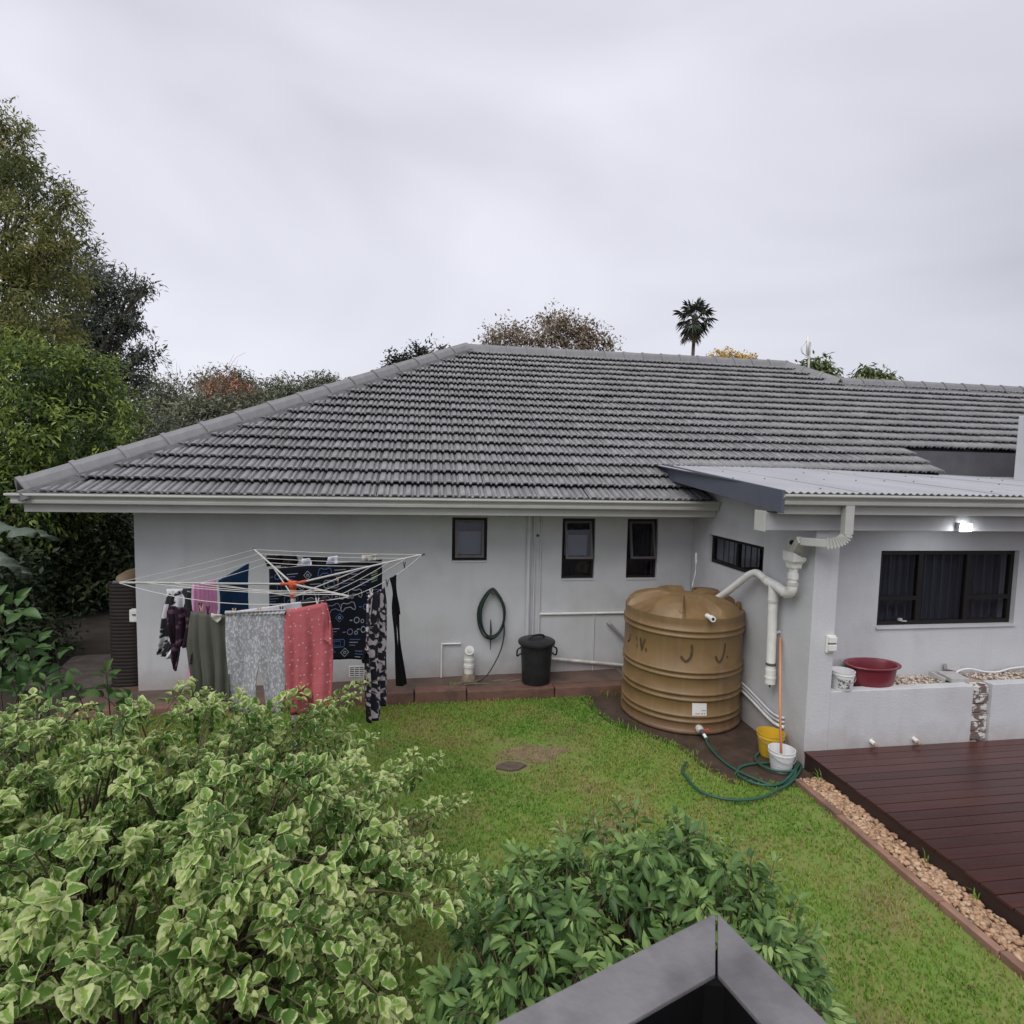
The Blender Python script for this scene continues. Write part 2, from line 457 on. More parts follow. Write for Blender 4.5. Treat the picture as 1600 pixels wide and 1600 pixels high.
def awning_window(w, sill_split, openang, blind):
    a0, a1, z0, z1 = w
    b, bx = winframe('window', a0+.004, a1-.004, z0+.004, z1-.002, fm, .035)
    if sill_split: bx(a0+.039, a1-.039, sill_split-.018, sill_split+.018)
    wo = b.build('window', FRAME, house)
    if sill_split: pane(a0+.039, a1-.039, z0+.039, sill_split-.018, fm, .075, wo)
    zb = (sill_split+.02) if sill_split else z0+.042
    zt = z1-.04; l, r = a0+.042, a1-.042; h = zt-zb
    ca, sa = math.cos(R(openang)), math.sin(R(openang))
    def fs(a, d, z):     # sash hinged at its top, swung outwards
        q = zt-z
        return (a, .045+d*ca-q*sa, zt-q*ca-d*sa*.3)
    b2, _ = winframe('sash', l, r, zb, zt, fs, .032, 0, .03)
    s_ = b2.build('sash', SASH, wo)
    pane(l+.032, r-.032, zb+.032, zt-.032, fs, .012, s_)
    if blind:
        bl = MB(); bl.box(l+.03, r-.03, .15, .155, zb+.03, zb+.03+h*blind); bl.build('blind', BLIND, wo)
    # curtain folds inside
    c = MB(); n = 24
    V = []; Fc = []
    for i in range(n+1):
        x = a0+.01+(a1-a0-.02)*i/n; y = .30+.018*math.sin(i*1.9)+.006*math.sin(i*5.1)
        V += [(x, y, z0), (x, y, z1)]
    Fc = [(2*i, 2*i+2, 2*i+3, 2*i+1) for i in range(n)]
    c.add(V, Fc); c.build('curtain', CURT, wo, smooth=True)
    sl_ = MB(); sl_.box(a0+.002, a1-.002, -.012, .05, z0-.018, z0+.003)
    sl_.build('sill', WALL, wo)
    return wo
awning_window(W1, None, 7, .62)
awning_window(W2, 1.70, 13, .55)
awning_window(W3, 1.70, 13, 0)

# window in the lean-to side wall
fs_ = lambda a, d, z: (7.378+d, a, z)
b, bx = winframe('window', SW[0]+.004, SW[1]-.004, SW[2]+.004, SW[3]-.004, fs_, .04)
bx(-1.145, -1.105, SW[2]+.044, SW[3]-.044)
wo = b.build('window', FRAME, house)
pane(SW[0]+.044, -1.145, SW[2]+.044, SW[3]-.044, fs_, .075, wo); pane(-1.105, SW[1]-.044, SW[2]+.044, SW[3]-.044, fs_, .075, wo)
for k in range(9):
    bb = MB(); y = SW[0]+.12+k*.131; bb.box(7.53, 7.542, y-.006, y+.006, SW[2]+.002, SW[3]-.002); bb.build('burglar_bar', SASH, wo)
# patio window: three lights with lower vents
fp = lambda a, d, z: (a, -2.25+d, z)
b, bx = winframe('window', PW[0]+.004, PW[1]-.004, PW[2]+.004, PW[3]-.004, fp, .045)
for x in (9.005, 9.62): bx(x-.03, x+.03, PW[2]+.049, PW[3]-.049)
bx(PW[0]+.049, 8.975, 1.60, 1.645); bx(9.65, PW[1]-.049, 1.60, 1.645)
wo = b.build('window', FRAME, house)
for (l, r, d, u) in ((PW[0]+.049, 8.975, PW[2]+.049, 1.60), (PW[0]+.049, 8.975, 1.645, PW[3]-.049), (9.035, 9.59, PW[2]+.049, PW[3]-.049), (9.65, PW[1]-.049, PW[2]+.049, 1.60), (9.65, PW[1]-.049, 1.645, PW[3]-.049)):
    pane(l, r, d, u, fp, .072, wo)
for k in range(15):
    bb = MB(); xx = PW[0]+.11+k*.1095; bb.box(xx-.006, xx+.006, -2.142, -2.130, PW[2]+.002, PW[3]-.002); bb.build('burglar_bar', mat('bar_paint', (.07, .07, .08), .5), wo)
hd = MB(); hd.box(8.76, 8.80, -2.225, -2.20, 1.372, 1.40); hd.box(8.79, 8.85, -2.232, -2.222, 1.366, 1.378); hd.build('window_handle', TRIM, wo)
c = MB(); V = []
for i in range(140):
    x = PW[0]-.1+1.95*i/139; y = -2.02+.032*math.sin(i*.95)+.01*math.sin(i*2.7)
    V += [(x, y, 1.2), (x, y, 2.3)]
c.add(V, [(2*i, 2*i+2, 2*i+3, 2*i+1) for i in range(139)]); c.build('curtain', mat('patio_curtain', (.06, .06, .075), .9, (.09, .09, .11), 5, stretch=(6, 6, .3)), wo, smooth=True)
sl_ = MB(); sl_.box(PW[0]-.01, PW[1]+.01, -2.272, -2.2, PW[2]-.022, PW[2]+.003); sl_.build('sill', WALL, wo)

# ---- eaves: soffit, fascia, gutter
b = MB(); b.box(-.80, 7.372, -.63, -.002, 2.385, 2.40); b.box(-.80, -.002, 0, 9.9, 2.385, 2.40); b.build('soffit', SOFFIT, house)
b = MB(); b.box(-.82, 7.375, -.655, -.631, 2.375, 2.545); b.box(-.82, -.796, -.63, 9.9, 2.375, 2.545); b.build('fascia', TRIM, house, bevel=.003)
GP = [(0, 0), (.070, 0), (.080, .010), (.083, .035), (.076, .046), (.080, .058), (.100, .082), (.118, .090), (.121, .100), (.118, .118), (.108, .118), (.104, .104), (.015, .098), (.006, .125), (0, .125)]
b = MB(); b.extrude(GP, (-.822, -.657, 2.468), (7.37, -.657, 2.468), (0, -1, 0), (0, 0, 1), shear0=-1)
gut = b.build('gutter', TRIM, house)
b = MB(); b.extrude(GP, (-.822, -.657, 2.468), (-.822, 9.9, 2.468), (-1, 0, 0), (0, 0, 1), shear0=-1); b.build('gutter', TRIM, house)

# ---- roof deck under the tiles
def RZ(y): return EZ+SL*(y-EY)
roofb = MB()
d_ = -.035
roofb.add([(HX, EY, EZ+d_), (7.37, EY, EZ+d_), (7.37, .30, RZ(.30)+d_), (11.6, .30, RZ(.30)+d_), (11.6, .95, RZ(.95)+d_), (20, .95, RZ(.95)+d_), (20, 3.76, RZ(3.76)+d_), (12.4, 3.76, RZ(3.76)+d_), (11.72, 4.685, 5.41+d_), (4.415, 4.685, 5.41+d_)], [tuple(range(10))])
roofb.add([(HX, EY, EZ+d_), (4.415, 4.685, 5.41+d_), (HX, 10.02, EZ+d_)], [(0, 1, 2)])
roofb.add([(HX, 10.02, EZ+d_), (4.415, 4.685, 5.41+d_), (11.72, 4.685, 5.41+d_), (17, 10.02, EZ+d_)], [(0, 1, 2, 3)])
roofb.add([(11.72, 4.685, 5.41+d_), (12.4, 3.76, RZ(3.76)+d_), (20, 3.76, RZ(3.76)+d_), (20, 6.5, 3.4), (14.2, 7.2, 4.0)], [(0, 1, 2, 3, 4)])
roof = roofb.build('roof', DKWALL, house, recalc=False)

TW, TL, GAUGE = .33, .355, RUN/20/cp
px_ = [0, .010, .022, .072, .084, .092, .102, .112, .140, .152, .165]
pz_ = [-.016, -.012, .014, .017, .004, -.012, -.010, .010, .012, -.010, -.016]
PXs = px_ + [x+.165 for x in px_[1:]]; PZs = pz_ + pz_[1:]
PXs[-1] = TW-.003
def tile_arrays():
    V = []
    for row, (y, dz, flat) in enumerate(((0.008, .043, 2), (0.0, .066, 0), (TL, .004, 0))):
        for x, z in zip(PXs, PZs):
            V.append((x, y, (z+dz)))
    n = len(PXs); F = []
    for rrow in range(2):
        for i in range(n-1): F.append((rrow*n+i, rrow*n+i+1, (rrow+1)*n+i+1, (rrow+1)*n+i))
    return np.array(V), np.array(F)
TV, TF = tile_arrays()
tile_me = []
for k in range(3):
    me = bpy.data.meshes.new('roof_tile'); me.from_pydata([tuple(p) for p in TV], [], [tuple(f) for f in TF]); me.materials.append(TILE); me.update(); tile_me.append(me)
def tile_matrix(x, y, jit=True):
    """tile whose lower left corner lies on the front slope at (x, y)"""
    j = (RNG.normal(0, .0022), RNG.normal(0, .004), RNG.normal(0, .006), RNG.normal(0, .0018)) if jit else (0, 0, 0, 0)
    M = Matrix(((1, 0, 0, x+j[0]), (0, cp, -sp_, y+j[1]), (0, sp_, cp, RZ(y)+j[3]), (0, 0, 0, 1)))
    return M @ Matrix.Rotation(j[2], 4, 'Z') @ Matrix.Rotation(RNG.normal(0, .006), 4, 'Y')
tiles = []
for r in range(20):
    y = EY + r*RUN/20 - (.03 if r == 0 else 0)
    y1 = y+RUN/20
    off = 0
    x = HX-.05+off
    while x < 20:
        lim = 7.372-TW if y1 < .33 else (11.62-TW if r < 6 else 21)
        if x <= lim+.001 or (x < lim+TW*.5 and r < 6):
            left_ok = x+TW > HX+(y-EY)+.27
            right_ok = True
            if y > 3.70: right_ok = x < 12.4-(y-3.76)*.735+.02
            if left_ok and right_ok:
                cross = (x < HX+(y+TL*cp-EY)+.34) or (y > 3.3 and x+TW > 11.6)
                tiles.append((x, y, cross))
        x += TW
def clipped(M):
    bb = bmesh.new()
    vs = [bb.verts.new(M @ Vector(p)) for p in TV]
    for f in TF: bb.faces.new([vs[i] for i in f])
    def cut(co, no):
        bmesh.ops.bisect_plane(bb, geom=bb.verts[:]+bb.edges[:]+bb.faces[:], plane_co=co, plane_no=no, clear_outer=True)
    cut((HX+.135, EY-.135, 0), (-1, 1, 0))
    bb.verts.ensure_lookup_table()
    if bb.verts and max(v.co.x for v in bb.verts) > 11.6 and max(v.co.y for v in bb.verts) > 3.6:
        if min(v.co.x for v in bb.verts) >= 12.3: cut((0, 3.76, 0), (0, 1, 0))
        else: cut((11.72, 4.685, 0), (.925, .68, 0))
    return bb
def vis(p):
    u, v, w = proj(p); return w > 0 and -30 < u < 1630
tiles.sort(key=lambda t: (0 if vis((t[0]+.16, t[1]+.15, RZ(t[1]+.15))) and not (t[1] < .25 and t[0] > 7.0) else 1e3) + np.linalg.norm(np.array((t[0]+.16, t[1]+.15, RZ(t[1]+.15)))-CAM))
restV, restF, restT, rest_bm = [], [], [], bmesh.new()
nv = 0
for i, (x, y, cross) in enumerate(tiles):
    M = tile_matrix(x, y)
    if i < 300:
        if cross:
            bb = clipped(M)
            if not bb.faces: bb.free(); continue
            me = bpy.data.meshes.new('roof_tile'); bb.to_mesh(me); bb.free(); me.materials.append(TILE)
            o = bpy.data.objects.new('roof_tile', me); link(o, roof)
        else:
            o = bpy.data.objects.new('roof_tile', tile_me[i % 3]); link(o, roof); o.matrix_basis = M
    else:
        if cross:
            bb = clipped(M); tm = bpy.data.meshes.new('tmp'); bb.to_mesh(tm); bb.free(); rest_bm.from_mesh(tm); bpy.data.meshes.remove(tm)
        else:
            A = np.array(M); V = TV@A[:3, :3].T + A[:3, 3]
            restV.append(V); restF.append(TF+nv); restT.append(np.full(len(V), RNG.random())); nv += len(V)
o = stuff(rawmesh('roof_tiles', np.vstack(restV), np.vstack(restF), TILE, roof, tint=np.concatenate(restT)))
me = bpy.data.meshes.new('cut_tiles'); rest_bm.to_mesh(me); rest_bm.free(); me.materials.append(TILE)
o = bpy.data.objects.new('cut_tiles', me); link(o, roof); stuff(o)
# left hip slope (faces away from the view)
lv, lf, nv = [], [], 0
for r in range(20):
    q = r*RUN/20
    yy = EY+q+.46
    while yy+TW < 10.02-q-.46:
        A = np.array(Matrix(((0, cp, -sp_, HX+q), (-1, 0, 0, yy+TW), (0, sp_, cp, EZ+SL*q), (0, 0, 0, 1))))
        lv.append(TV@A[:3, :3].T+A[:3, 3]); lf.append(TF+nv); nv += len(TV); yy += TW
stuff(rawmesh('left_slope_tiles', np.vstack(lv), np.vstack(lf), TILE, roof))

def cap_mesh(length, drop, w=.175):
    b = MB()
    def prof(s, lift):
        o_ = [(-w*s, -drop*s-.045+lift), (-w*.5*s, -drop*.4*s+.045+lift), (0, .072+lift), (w*.5*s, -drop*.4*s+.045+lift), (w*s, -drop*s-.045+lift)]
        i_ = [(w*s-.012, -drop*s-.05+lift), (0, .03+lift), (-w*s+.012, -drop*s-.05+lift)]
        return o_+i_
    secs = [(0, 1.12, .012), (.055, 1.10, .012), (.056, 1.0, .0), (length, .95, -.006)]
    V = []
    for x, s, l in secs: V += [(x, a, z) for a, z in prof(s, l)]
    n = 8; F = [(k*n+i, k*n+(i+1) % n, (k+1)*n+(i+1) % n, (k+1)*n+i) for k in range(3) for i in range(n)] + [tuple(range(n)), tuple(range(3*n, 4*n))]
    b.add(V, F)
    return b
def caps(name, A, B, n, drop, parent):
    A, B = np.array(A), np.array(B); d = (B-A); Lh = np.linalg.norm(d); d /= Lh
    lat = np.cross((0, 0, 1), d); lat /= np.linalg.norm(lat); nn = np.cross(d, lat)
    step = Lh/n
    proto = cap_mesh(step+.03, drop).build(name, CAPT, parent)
    for i in range(n):
        o = proto if i == 0 else proto.copy()
        if i: COL.objects.link(o)
        P = A + d*step*i
        M = Matrix(((d[0], lat[0], nn[0], P[0]), (d[1], lat[1], nn[1], P[1]), (d[2], lat[2], nn[2], P[2]), (0, 0, 0, 1)))
        o.matrix_basis = M @ Matrix.Rotation(RNG.normal(0, .006), 4, 'Z') @ Matrix.Rotation(RNG.normal(0, .004), 4, 'Y')
b = MB(); A_ = np.array((HX, EY, EZ)); B_ = np.array((4.415, 4.685, 5.41)); lt = np.array((1, -1, 0))/math.sqrt(2); V = []
for i in range(61):
    p = A_+(B_-A_)*i/60; j = RNG.normal(0, .006, 3)
    V += [p+lt*.10+np.array((0, 0, .035)), p+lt*(.185+j[0])+np.array((0, 0, .022+j[1])), p+lt*(.245+j[2])+np.array((0, 0, -.06)), p+lt*.10+np.array((0, 0, -.06))]
b.add(V, [(4*i+k, 4*i+4+k, 4*i+5+k, 4*i+1+k) for i in range(60) for k in range(3)])
b.build('mortar_bedding', mat('mortar', (.105, .103, .108), .9, (.15, .148, .15), 12, .6, 40), roof)
caps('hip_tile', (HX+.03, EY+.03, EZ+.105), (4.415, 4.685, 5.505), 15, .062, roof)
caps('ridge_tile', (4.415, 4.685, 5.48), (11.72, 4.685, 5.48), 17, .086, roof)
caps('hip_tile', (11.72, 4.685, 5.48), (12.42, 3.76, RZ(3.76)+.075), 3, .07, roof)
caps('ridge_tile', (12.42, 3.76, RZ(3.76)+.075), (20, 3.76, RZ(3.76)+.075), 15, .086, roof)

# dark parapet and pale stack at the right
b = MB(); b.box(11.60, 20, .93, 1.05, 2.75, RZ(.95)-.02); b.add([(11.6, .27, 2.75), (11.6, .93, 2.75), (11.6, .93, RZ(.93)-.04), (11.6, .27, RZ(.27)-.04)], [(0, 1, 2, 3)])
b.build('parapet', DKWALL, house)
b = MB(); b.box(7.0, 11.595, .44, .455, 2.85, RZ(.44)-.03); b.build('flashing', DKWALL, house)
b = MB(); b.box(12.80, 15, -.05, .12, 2.8, 3.95); b.build('chimney_stack', WALL, house, bevel=.01)

# ---- lean-to roof: corrugated sheets, barge board, fascia, gutter, beam
def LZ(x, y):
    t = (y+2.93)/3.2
    return 2.805 + t*(.255-.11*max(0, min(1, (x-9)/4)))
x = 6.82; k = 0
while x < 13.4:
    x1 = x+.762; n = 61; V = []
    for i in range(n):
        xx = x+(x1+.03-x)*i/(n-1)
        for y in (-2.945, -2.0, -1.0, .47 if xx < 11.6 else .93):
            V.append((xx, y, LZ(xx, y)+.0095*math.cos(2*math.pi*(xx-6.82)/.0762)+.0015*(k % 2)))
    V2 = [(a, b_, c_-.004) for a, b_, c_ in V]; nn = len(V)
    F = [(4*i+j, 4*(i+1)+j, 4*(i+1)+j+1, 4*i+j+1) for i in range(n-1) for j in range(3)]
    F += [tuple(nn+q for q in f[::-1]) for f in F] + [(4*i, nn+4*i, nn+4*(i+1), 4*(i+1)) for i in range(n-1)]
    b = MB(); b.add(V, F[:0]); b.v = V+V2; b.f = F; b.mi = [0]*len(F)
    shp = b.build('roof_sheet', SHEET, house, recalc=False, smooth=50)
    s_ = MB()
    for y in (-2.7, -1.75, -.8, .05):
        for q in (2, 7):
            if RNG.random() < .45: continue
            xx = x+.0762*q; s_.lathe([(.0, .010), (.006, .009), (.009, .004), (.009, 0)], (xx, y+RNG.normal(0, .02), LZ(xx, y)+.009), 8)
    if s_.v: stuff(s_.build('roof_screws', DKWALL, shp))
    x = x1; k += 1
b = MB(); b.add([(6.785, -2.95, 2.61), (6.815, -2.95, 2.61), (6.965, .26, 2.88), (6.935, .26, 2.88), (6.785, -2.95, 2.822), (6.815, -2.95, 2.822), (6.965, .26, 3.085), (6.935, .26, 3.085)], [(0,3,2,1),(4,5,6,7),(0,1,5,4),(1,2,6,5),(2,3,7,6),(3,0,4,7)])
b.build('barge_board', SLATE, house, bevel=.003)
b = MB(); b.box(6.818, 13.5, -2.865, -2.838, 2.595, 2.745); b.build('lean_to_fascia', TRIM, house, bevel=.003)
b = MB(); b.extrude([(a*.95, c_*.88) for a, c_ in GP], (6.80, -2.867, 2.684), (13.5, -2.867, 2.684), (0, -1, 0), (0, 0, 1)); b.build('lean_to_gutter', TRIM, house)
b = MB(); b.box(6.785, 13.5, -2.70, -2.56, 2.425, 2.60); b.build('beam', BEAM, house, bevel=.006)
b = MB(); b.box(6.772, 6.784, -2.72, -2.54, 2.415, 2.612); b.build('beam_end_cap', TRIM, house, bevel=.002)
# rafters under the sheets
for xx in (7.0, 7.9, 8.8, 9.7, 10.6, 11.5):
    b = MB(); b.obox((xx, -1.35, 2.83), (.022, 0, 0), (0, 1.45, .115), (0, 0, .05)); b.build('rafter', BEAM, house)

# low planter wall in front of the patio window, with a broken pier
b = MB(); b.box(7.643, 9.318, -2.648, -2.53, -.15, .775); b.build('planter_wall', WALL, house, bevel=.006)
b = MB(); b.box(9.545, 13.5, -2.652, -2.53, -.15, .785); b.build('planter_wall', WALL, house, bevel=.006)
PEEL = mat('peeling_paint', (.16, .115, .10), .9, (.62, .61, .60), 9, .8, 30, mixpos=(.49, .53), stretch=(1, 1, 1.9))
for k in range(6):
    b = MB(); z = .175+k*.098; b.box(9.322+.004*(k % 2), 9.541, -2.617+RNG.normal(0, .004), -2.54, z, z+.09); b.build('brick', PEEL, house, bevel=.006)
b = MB(); b.box(9.319, 9.543, -2.595, -2.535, .1, .77); b.build('mortar', PEEL, house)
b = MB(); b.box(7.643, 13.5, -2.529, -2.252, -.1, .748); b.build('planter_fill', mat('planter_soil', (.34, .28, .22), .95, (.45, .38, .31), 25, .6, 60), house)
# floodlight on the beam
fl = thing('floodlight', 'small lit LED floodlight on the patio beam', 'light', (8.96, -2.70, 2.47))
b = MB(); b.box(8.885, 9.035, -2.745, -2.703, 2.425, 2.515); b.build('housing', mat('lamp_housing', (.5, .5, .5), .4), fl, bevel=.008)
LED = bpy.data.materials.new('led'); LED.use_nodes = True
e = LED.node_tree.nodes['Principled BSDF']; e.inputs['Emission Color'].default_value = (.92, .97, 1, 1); e.inputs['Emission Strength'].default_value = 14
b = MB(); b.box(8.897, 9.023, -2.752, -2.7455, 2.435, 2.505); b.build('lens', LED, fl, bevel=.003)
b = MB(); b.box(8.94, 8.98, -2.7035, -2.699, 2.515, 2.545); b.build('bracket', TRIM, fl)
pl = bpy.data.lights.new('floodlight_lamp', 'AREA'); pl.energy = 3; pl.size = .12; pl.color = (.92, .97, 1)
po = bpy.data.objects.new('floodlight_lamp', pl); po.location = (8.96, -2.765, 2.465); po.rotation_euler = (R(60), 0, 0); link(po, fl)

# ================================================================== PAVING ALONG THE WALL
STONE = mat('edging_stone', (.125, .064, .047), .6, (.19, .10, .072), 5, .7, 18, spec=.45, rand=.2, col3=(.075, .055, .045), scale3=3)
APRON = mat('apron_concrete', (.095, .06, .048), .6, (.15, .10, .08), 4, .6, 30, spec=.45, col3=(.05, .048, .034), scale3=2.5)
def AZ(x): return .05+.013*x
b = MB(); b.add([(-.55, -.44, AZ(-.55)), (6.3, -.44, AZ(6.3)), (6.3, -.001, AZ(6.3)), (-.55, -.001, AZ(-.55)), (-.55, -.44, -.1), (6.3, -.44, -.1), (6.3, -.001, -.1), (-.55, -.001, -.1)], [(0, 1, 2, 3), (0, 4, 5, 1), (1, 5, 6, 2), (3, 7, 4, 0)])
b.add([(-.55, -.001, AZ(-.55)), (-.003, -.001, AZ(0)), (-.003, 3, AZ(0)), (-.55, 3, AZ(0)), (-.55, -.001, -.1), (-.55, 3, -.1)], [(0, 1, 2, 3), (0, 3, 5, 4)])
apron = struct(b.build('paved_apron', APRON))
x = -.6
for k, ln in enumerate((1.3, 1.1, 1.24, .42, .66, 1.15, 1.08)):
    x1 = x+ln-.005; lift = .045 if k in (3, 4) else (.015 if k < 3 else .004)
    b = MB(); j = RNG.normal(0, .008, 8)
    y0 = -.645+j[0] + (.02 if k > 4 else 0)
    b.add([(x, y0, -.06), (x1, y0+j[1], -.06), (x1, -.447, -.06), (x, -.447, -.06), (x+.006, y0+.02, AZ(x)+lift+j[2]*.5), (x1-.006, y0+.02+j[3], AZ(x1)+lift+j[4]*.5), (x1, -.447, AZ(x1)+lift+j[5]*.5), (x, -.447, AZ(x)+lift+j[6]*.5)], [(0,3,2,1),(4,5,6,7),(0,1,5,4),(1,2,6,5),(2,3,7,6),(3,0,4,7)])
    b.build('edging_stone', STONE, apron, bevel=.014)
    x += ln
# flat stone lying in the lawn
p = atZ(798, 1198, 0); b = MB(); n = 11; V = []
for ring, (rr, z) in enumerate(((1, -.01), (.97, .012), (.85, .02))):
    for k in range(n):
        q = 2*math.pi*k/n; w = 1+.12*math.sin(2.3*k+1)
        V.append((p[0]+.15*rr*w*math.cos(q), p[1]+.085*rr*w*math.sin(q), z))
b.add(V, [(i*n+k, i*n+(k+1) % n, (i+1)*n+(k+1) % n, (i+1)*n+k) for i in range(2) for k in range(n)]+[tuple(2*n+k for k in range(n))])
tag(b.build('flat_stone', mat('flat_stone', (.085, .062, .045), .95, (.13, .10, .075), 20, .8, 40)), 'flat brown stone set in the middle of the lawn', 'stone')

# ================================================================== PIPES AND FITTINGS ON THE MAIN WALL
def wpipe(pts, r, m_=PAINTPIPE, n=8):
    b = MB(); b.tube(pts, r, n); return b.build('wall_pipe', m_, house, smooth=40)
wpipe([(4.99, -.028, 2.38), (4.985, -.028, 1.9), (4.995, -.028, AZ(5))], .030)
wpipe([(5.06, -.018, 2.38), (5.06, -.018, 2.0), (5.075, -.018, 1.9), (5.07, -.018, AZ(5))], .013)
wpipe([(5.155, -.016, 2.38), (5.155, -.016, AZ(5))], .012)
wpipe([(5.16, -.02, .955), (6.6, -.02, .955)], .016, PVC)
wpipe([(5.30, -.045, .33), (6.7, -.045, .16)], .022, PVCD)
wpipe([(6.15, -.01, .82), (6.17, -.05, .80), (6.44, -.05, .53)], .022, mat('grey_pipe', (.30, .29, .29), .5))
wpipe([(5.95, -.012, .93), (5.95, -.012, AZ(6))], .008)
wpipe(smoothpath([(4.07, -.02, .565), (3.84, -.02, .565), (3.815, -.02, .54), (3.815, -.02, AZ(4))], 4), .012, PVC)
b = MB(); b.lathe([(.0, .02), (.012, .02), (.02, .01), (.02, 0)], (0, 0, 0), 10)
for v in range(len(b.v)): x_, y_, z_ = b.v[v]; b.v[v] = (5.11+x_, -z_, 2.05+y_)
b.build('wall_boss', DKWALL, house)
# gully trap
gl = thing('gully_trap', 'white plastic gully pipe with round cap standing at the wall base', 'drain pipe', (4.18, -.12, AZ(4)))
b = MB(); b.tube([(4.18, -.12, AZ(4)+.06), (4.18, -.12, .42), (4.18, -.125, .47), (4.18, -.15, .52)], [.062, .062, .062, .06], 16); b.build('pipe', PVC, gl, smooth=40)
b = MB(); b.tube([(4.18, -.12, .27), (4.18, -.12, .31)], .072, 16); b.tube([(4.18, -.12, .36), (4.18, -.12, .39)], .07, 16); b.build('collar', PVC, gl, smooth=40)
b = MB(); b.tube([(4.18, -.12, .50), (4.18, -.185, .52)], .062, 16); b.build('cap', PVC, gl, smooth=40)
b = MB(); b.tube([(4.18, -.185, .52), (4.18, -.191, .522)], .032, 14); b.build('plug', PVCD, gl, smooth=40)
b = MB(); b.lathe([(.10, 0), (.085, .06), (.07, .085), (.05, .09)], (4.18, -.12, AZ(4)), 12); b.build('base_collar', mat('mossy_mortar', (.30, .22, .18), .9, (.16, .15, .09), 14, .6, 40), gl, smooth=40)
# sticks and twigs lying by the gully
for k in range(7):
    a = RNG.uniform(-.5, .5); xx, yy = RNG.uniform(3.85, 4.75), RNG.uniform(-.40, -.26); l_ = RNG.uniform(.1, .28)
    b = MB(); b.tube([(xx, yy, AZ(xx)+.02), (xx+l_*.5*math.cos(a), yy+l_*.2*math.sin(a), AZ(xx)+.03), (xx+l_*math.cos(a), yy+l_*.5*math.sin(a), AZ(xx)+.025)], [.006, .005, .003], 5)
    tag(b.build('stick', mat('dry_stick', (.24, .18, .13), .9)), 'dry stick lying on the paving below the coiled wall hose', 'stick', 'dry sticks on the paving')
# hose coil on the wall
HOSE = mat('dark_green_hose', (.018, .032, .028), .4, (.03, .05, .042), 8)
hs = thing('wall_hose', 'dark green garden hose coiled on a hook on the white wall', 'hose', (4.49, -.06, .95))
pts = []
NL = 5
for i in range(NL*28+1):
    q = 2*math.pi*i/28; k = i/28
    rx = .165+.012*math.sin(k*2.3)+.008*(k % 2); rz = .335+.012*math.cos(k*1.7)
    squeeze = 1-.45*max(0, math.sin(q+math.pi/2))**2
    pts.append((4.49+rx*squeeze*math.sin(q)+.01*math.sin(k*3), -.035-.016*(k % 3)-.004*k, .985+rz*math.cos(q)+(.012*math.sin(k*5) if math.cos(q) < 0 else 0)))
tail = [(4.66, -.06, .84), (4.66, -.07, .68), (4.62, -.10, .50), (4.53, -.16, .33), (4.40, -.24, .17), (4.25, -.32, AZ(4)+.02), (4.05, -.36, AZ(4)+.014), (3.9, -.38, AZ(4)+.014)]
b = MB(); b.tube(pts, .0115, 6); b.build('coil', HOSE, hs, smooth=True)
b = MB(); b.tube(smoothpath(tail, 6), .0105, 6); b.build('hose_tail', HOSE, hs, smooth=True)
b = MB(); b.tube([(4.49, -.001, 1.26), (4.49, -.12, 1.26), (4.49, -.125, 1.30)], .01, 8); b.build('hook', DKWALL, hs)
b = MB(); b.tube([(4.475, -.055, .90), (4.48, -.06, .74), (4.478, -.05, .48)], [.006, .014, .004], 7); b.build('hanging_strap', HOSE, hs)
# air brick
ab = thing('air_vent', 'white louvred air brick low in the wall behind the washing', 'vent', (2.69, 0, .15))
b = MB(); b.box(2.588, 2.795, -.006, .01, .145, .292); b.build('vent_plate', PVC, ab)
for r_ in range(5):
    for c_ in range(3):
        b = MB(); b.box(2.602+c_*.063, 2.656+c_*.063, -.0075, -.0062, .157+r_*.026, .169+r_*.026); b.build('slot', DARK, ab)

# ================================================================== BLACK BIN
bn = thing('dustbin', 'black plastic dustbin with round lid against the white wall', 'bin', (5.06, -.36, AZ(5)))
BIN = mat('black_plastic', (.014, .014, .017), .42, (.022, .022, .026), 12, .08, 60, spec=.4)
z0 = AZ(5)
b = MB(); b.lathe([(0, 0), (.178, 0), (.185, .01), (.195, .2), (.208, .40), (.216, .52), (.232, .525), (.234, .545), (.22, .548), (.205, .545), (.17, .05), (0, .04)], (5.06, -.36, z0), 36); b.build('body', BIN, bn, smooth=35)
b = MB(); b.lathe([(.205, .545), (.245, .535), (.250, .552), (.246, .572), (.225, .585), (.15, .602), (.06, .612), (0, .612)], (5.06, -.36, z0), 36); lid = b.build('lid', BIN, bn, smooth=35)
b = MB(); b.tube(smoothpath([(4.95, -.40, z0+.60), (4.97, -.395, z0+.63), (5.06, -.36, z0+.645), (5.15, -.325, z0+.63), (5.17, -.32, z0+.60)], 4), .014, 8); b.build('lid_handle', BIN, lid, smooth=True)
for s in (-1, 1):
    b = MB(); b.tube(smoothpath([(5.06+s*.218, -.41, z0+.50), (5.06+s*.262, -.41, z0+.47), (5.06+s*.268, -.39, z0+.40), (5.06+s*.255, -.37, z0+.37), (5.06+s*.21, -.36, z0+.40)], 4), .011, 7); b.build('handle', BIN, bn, smooth=True)

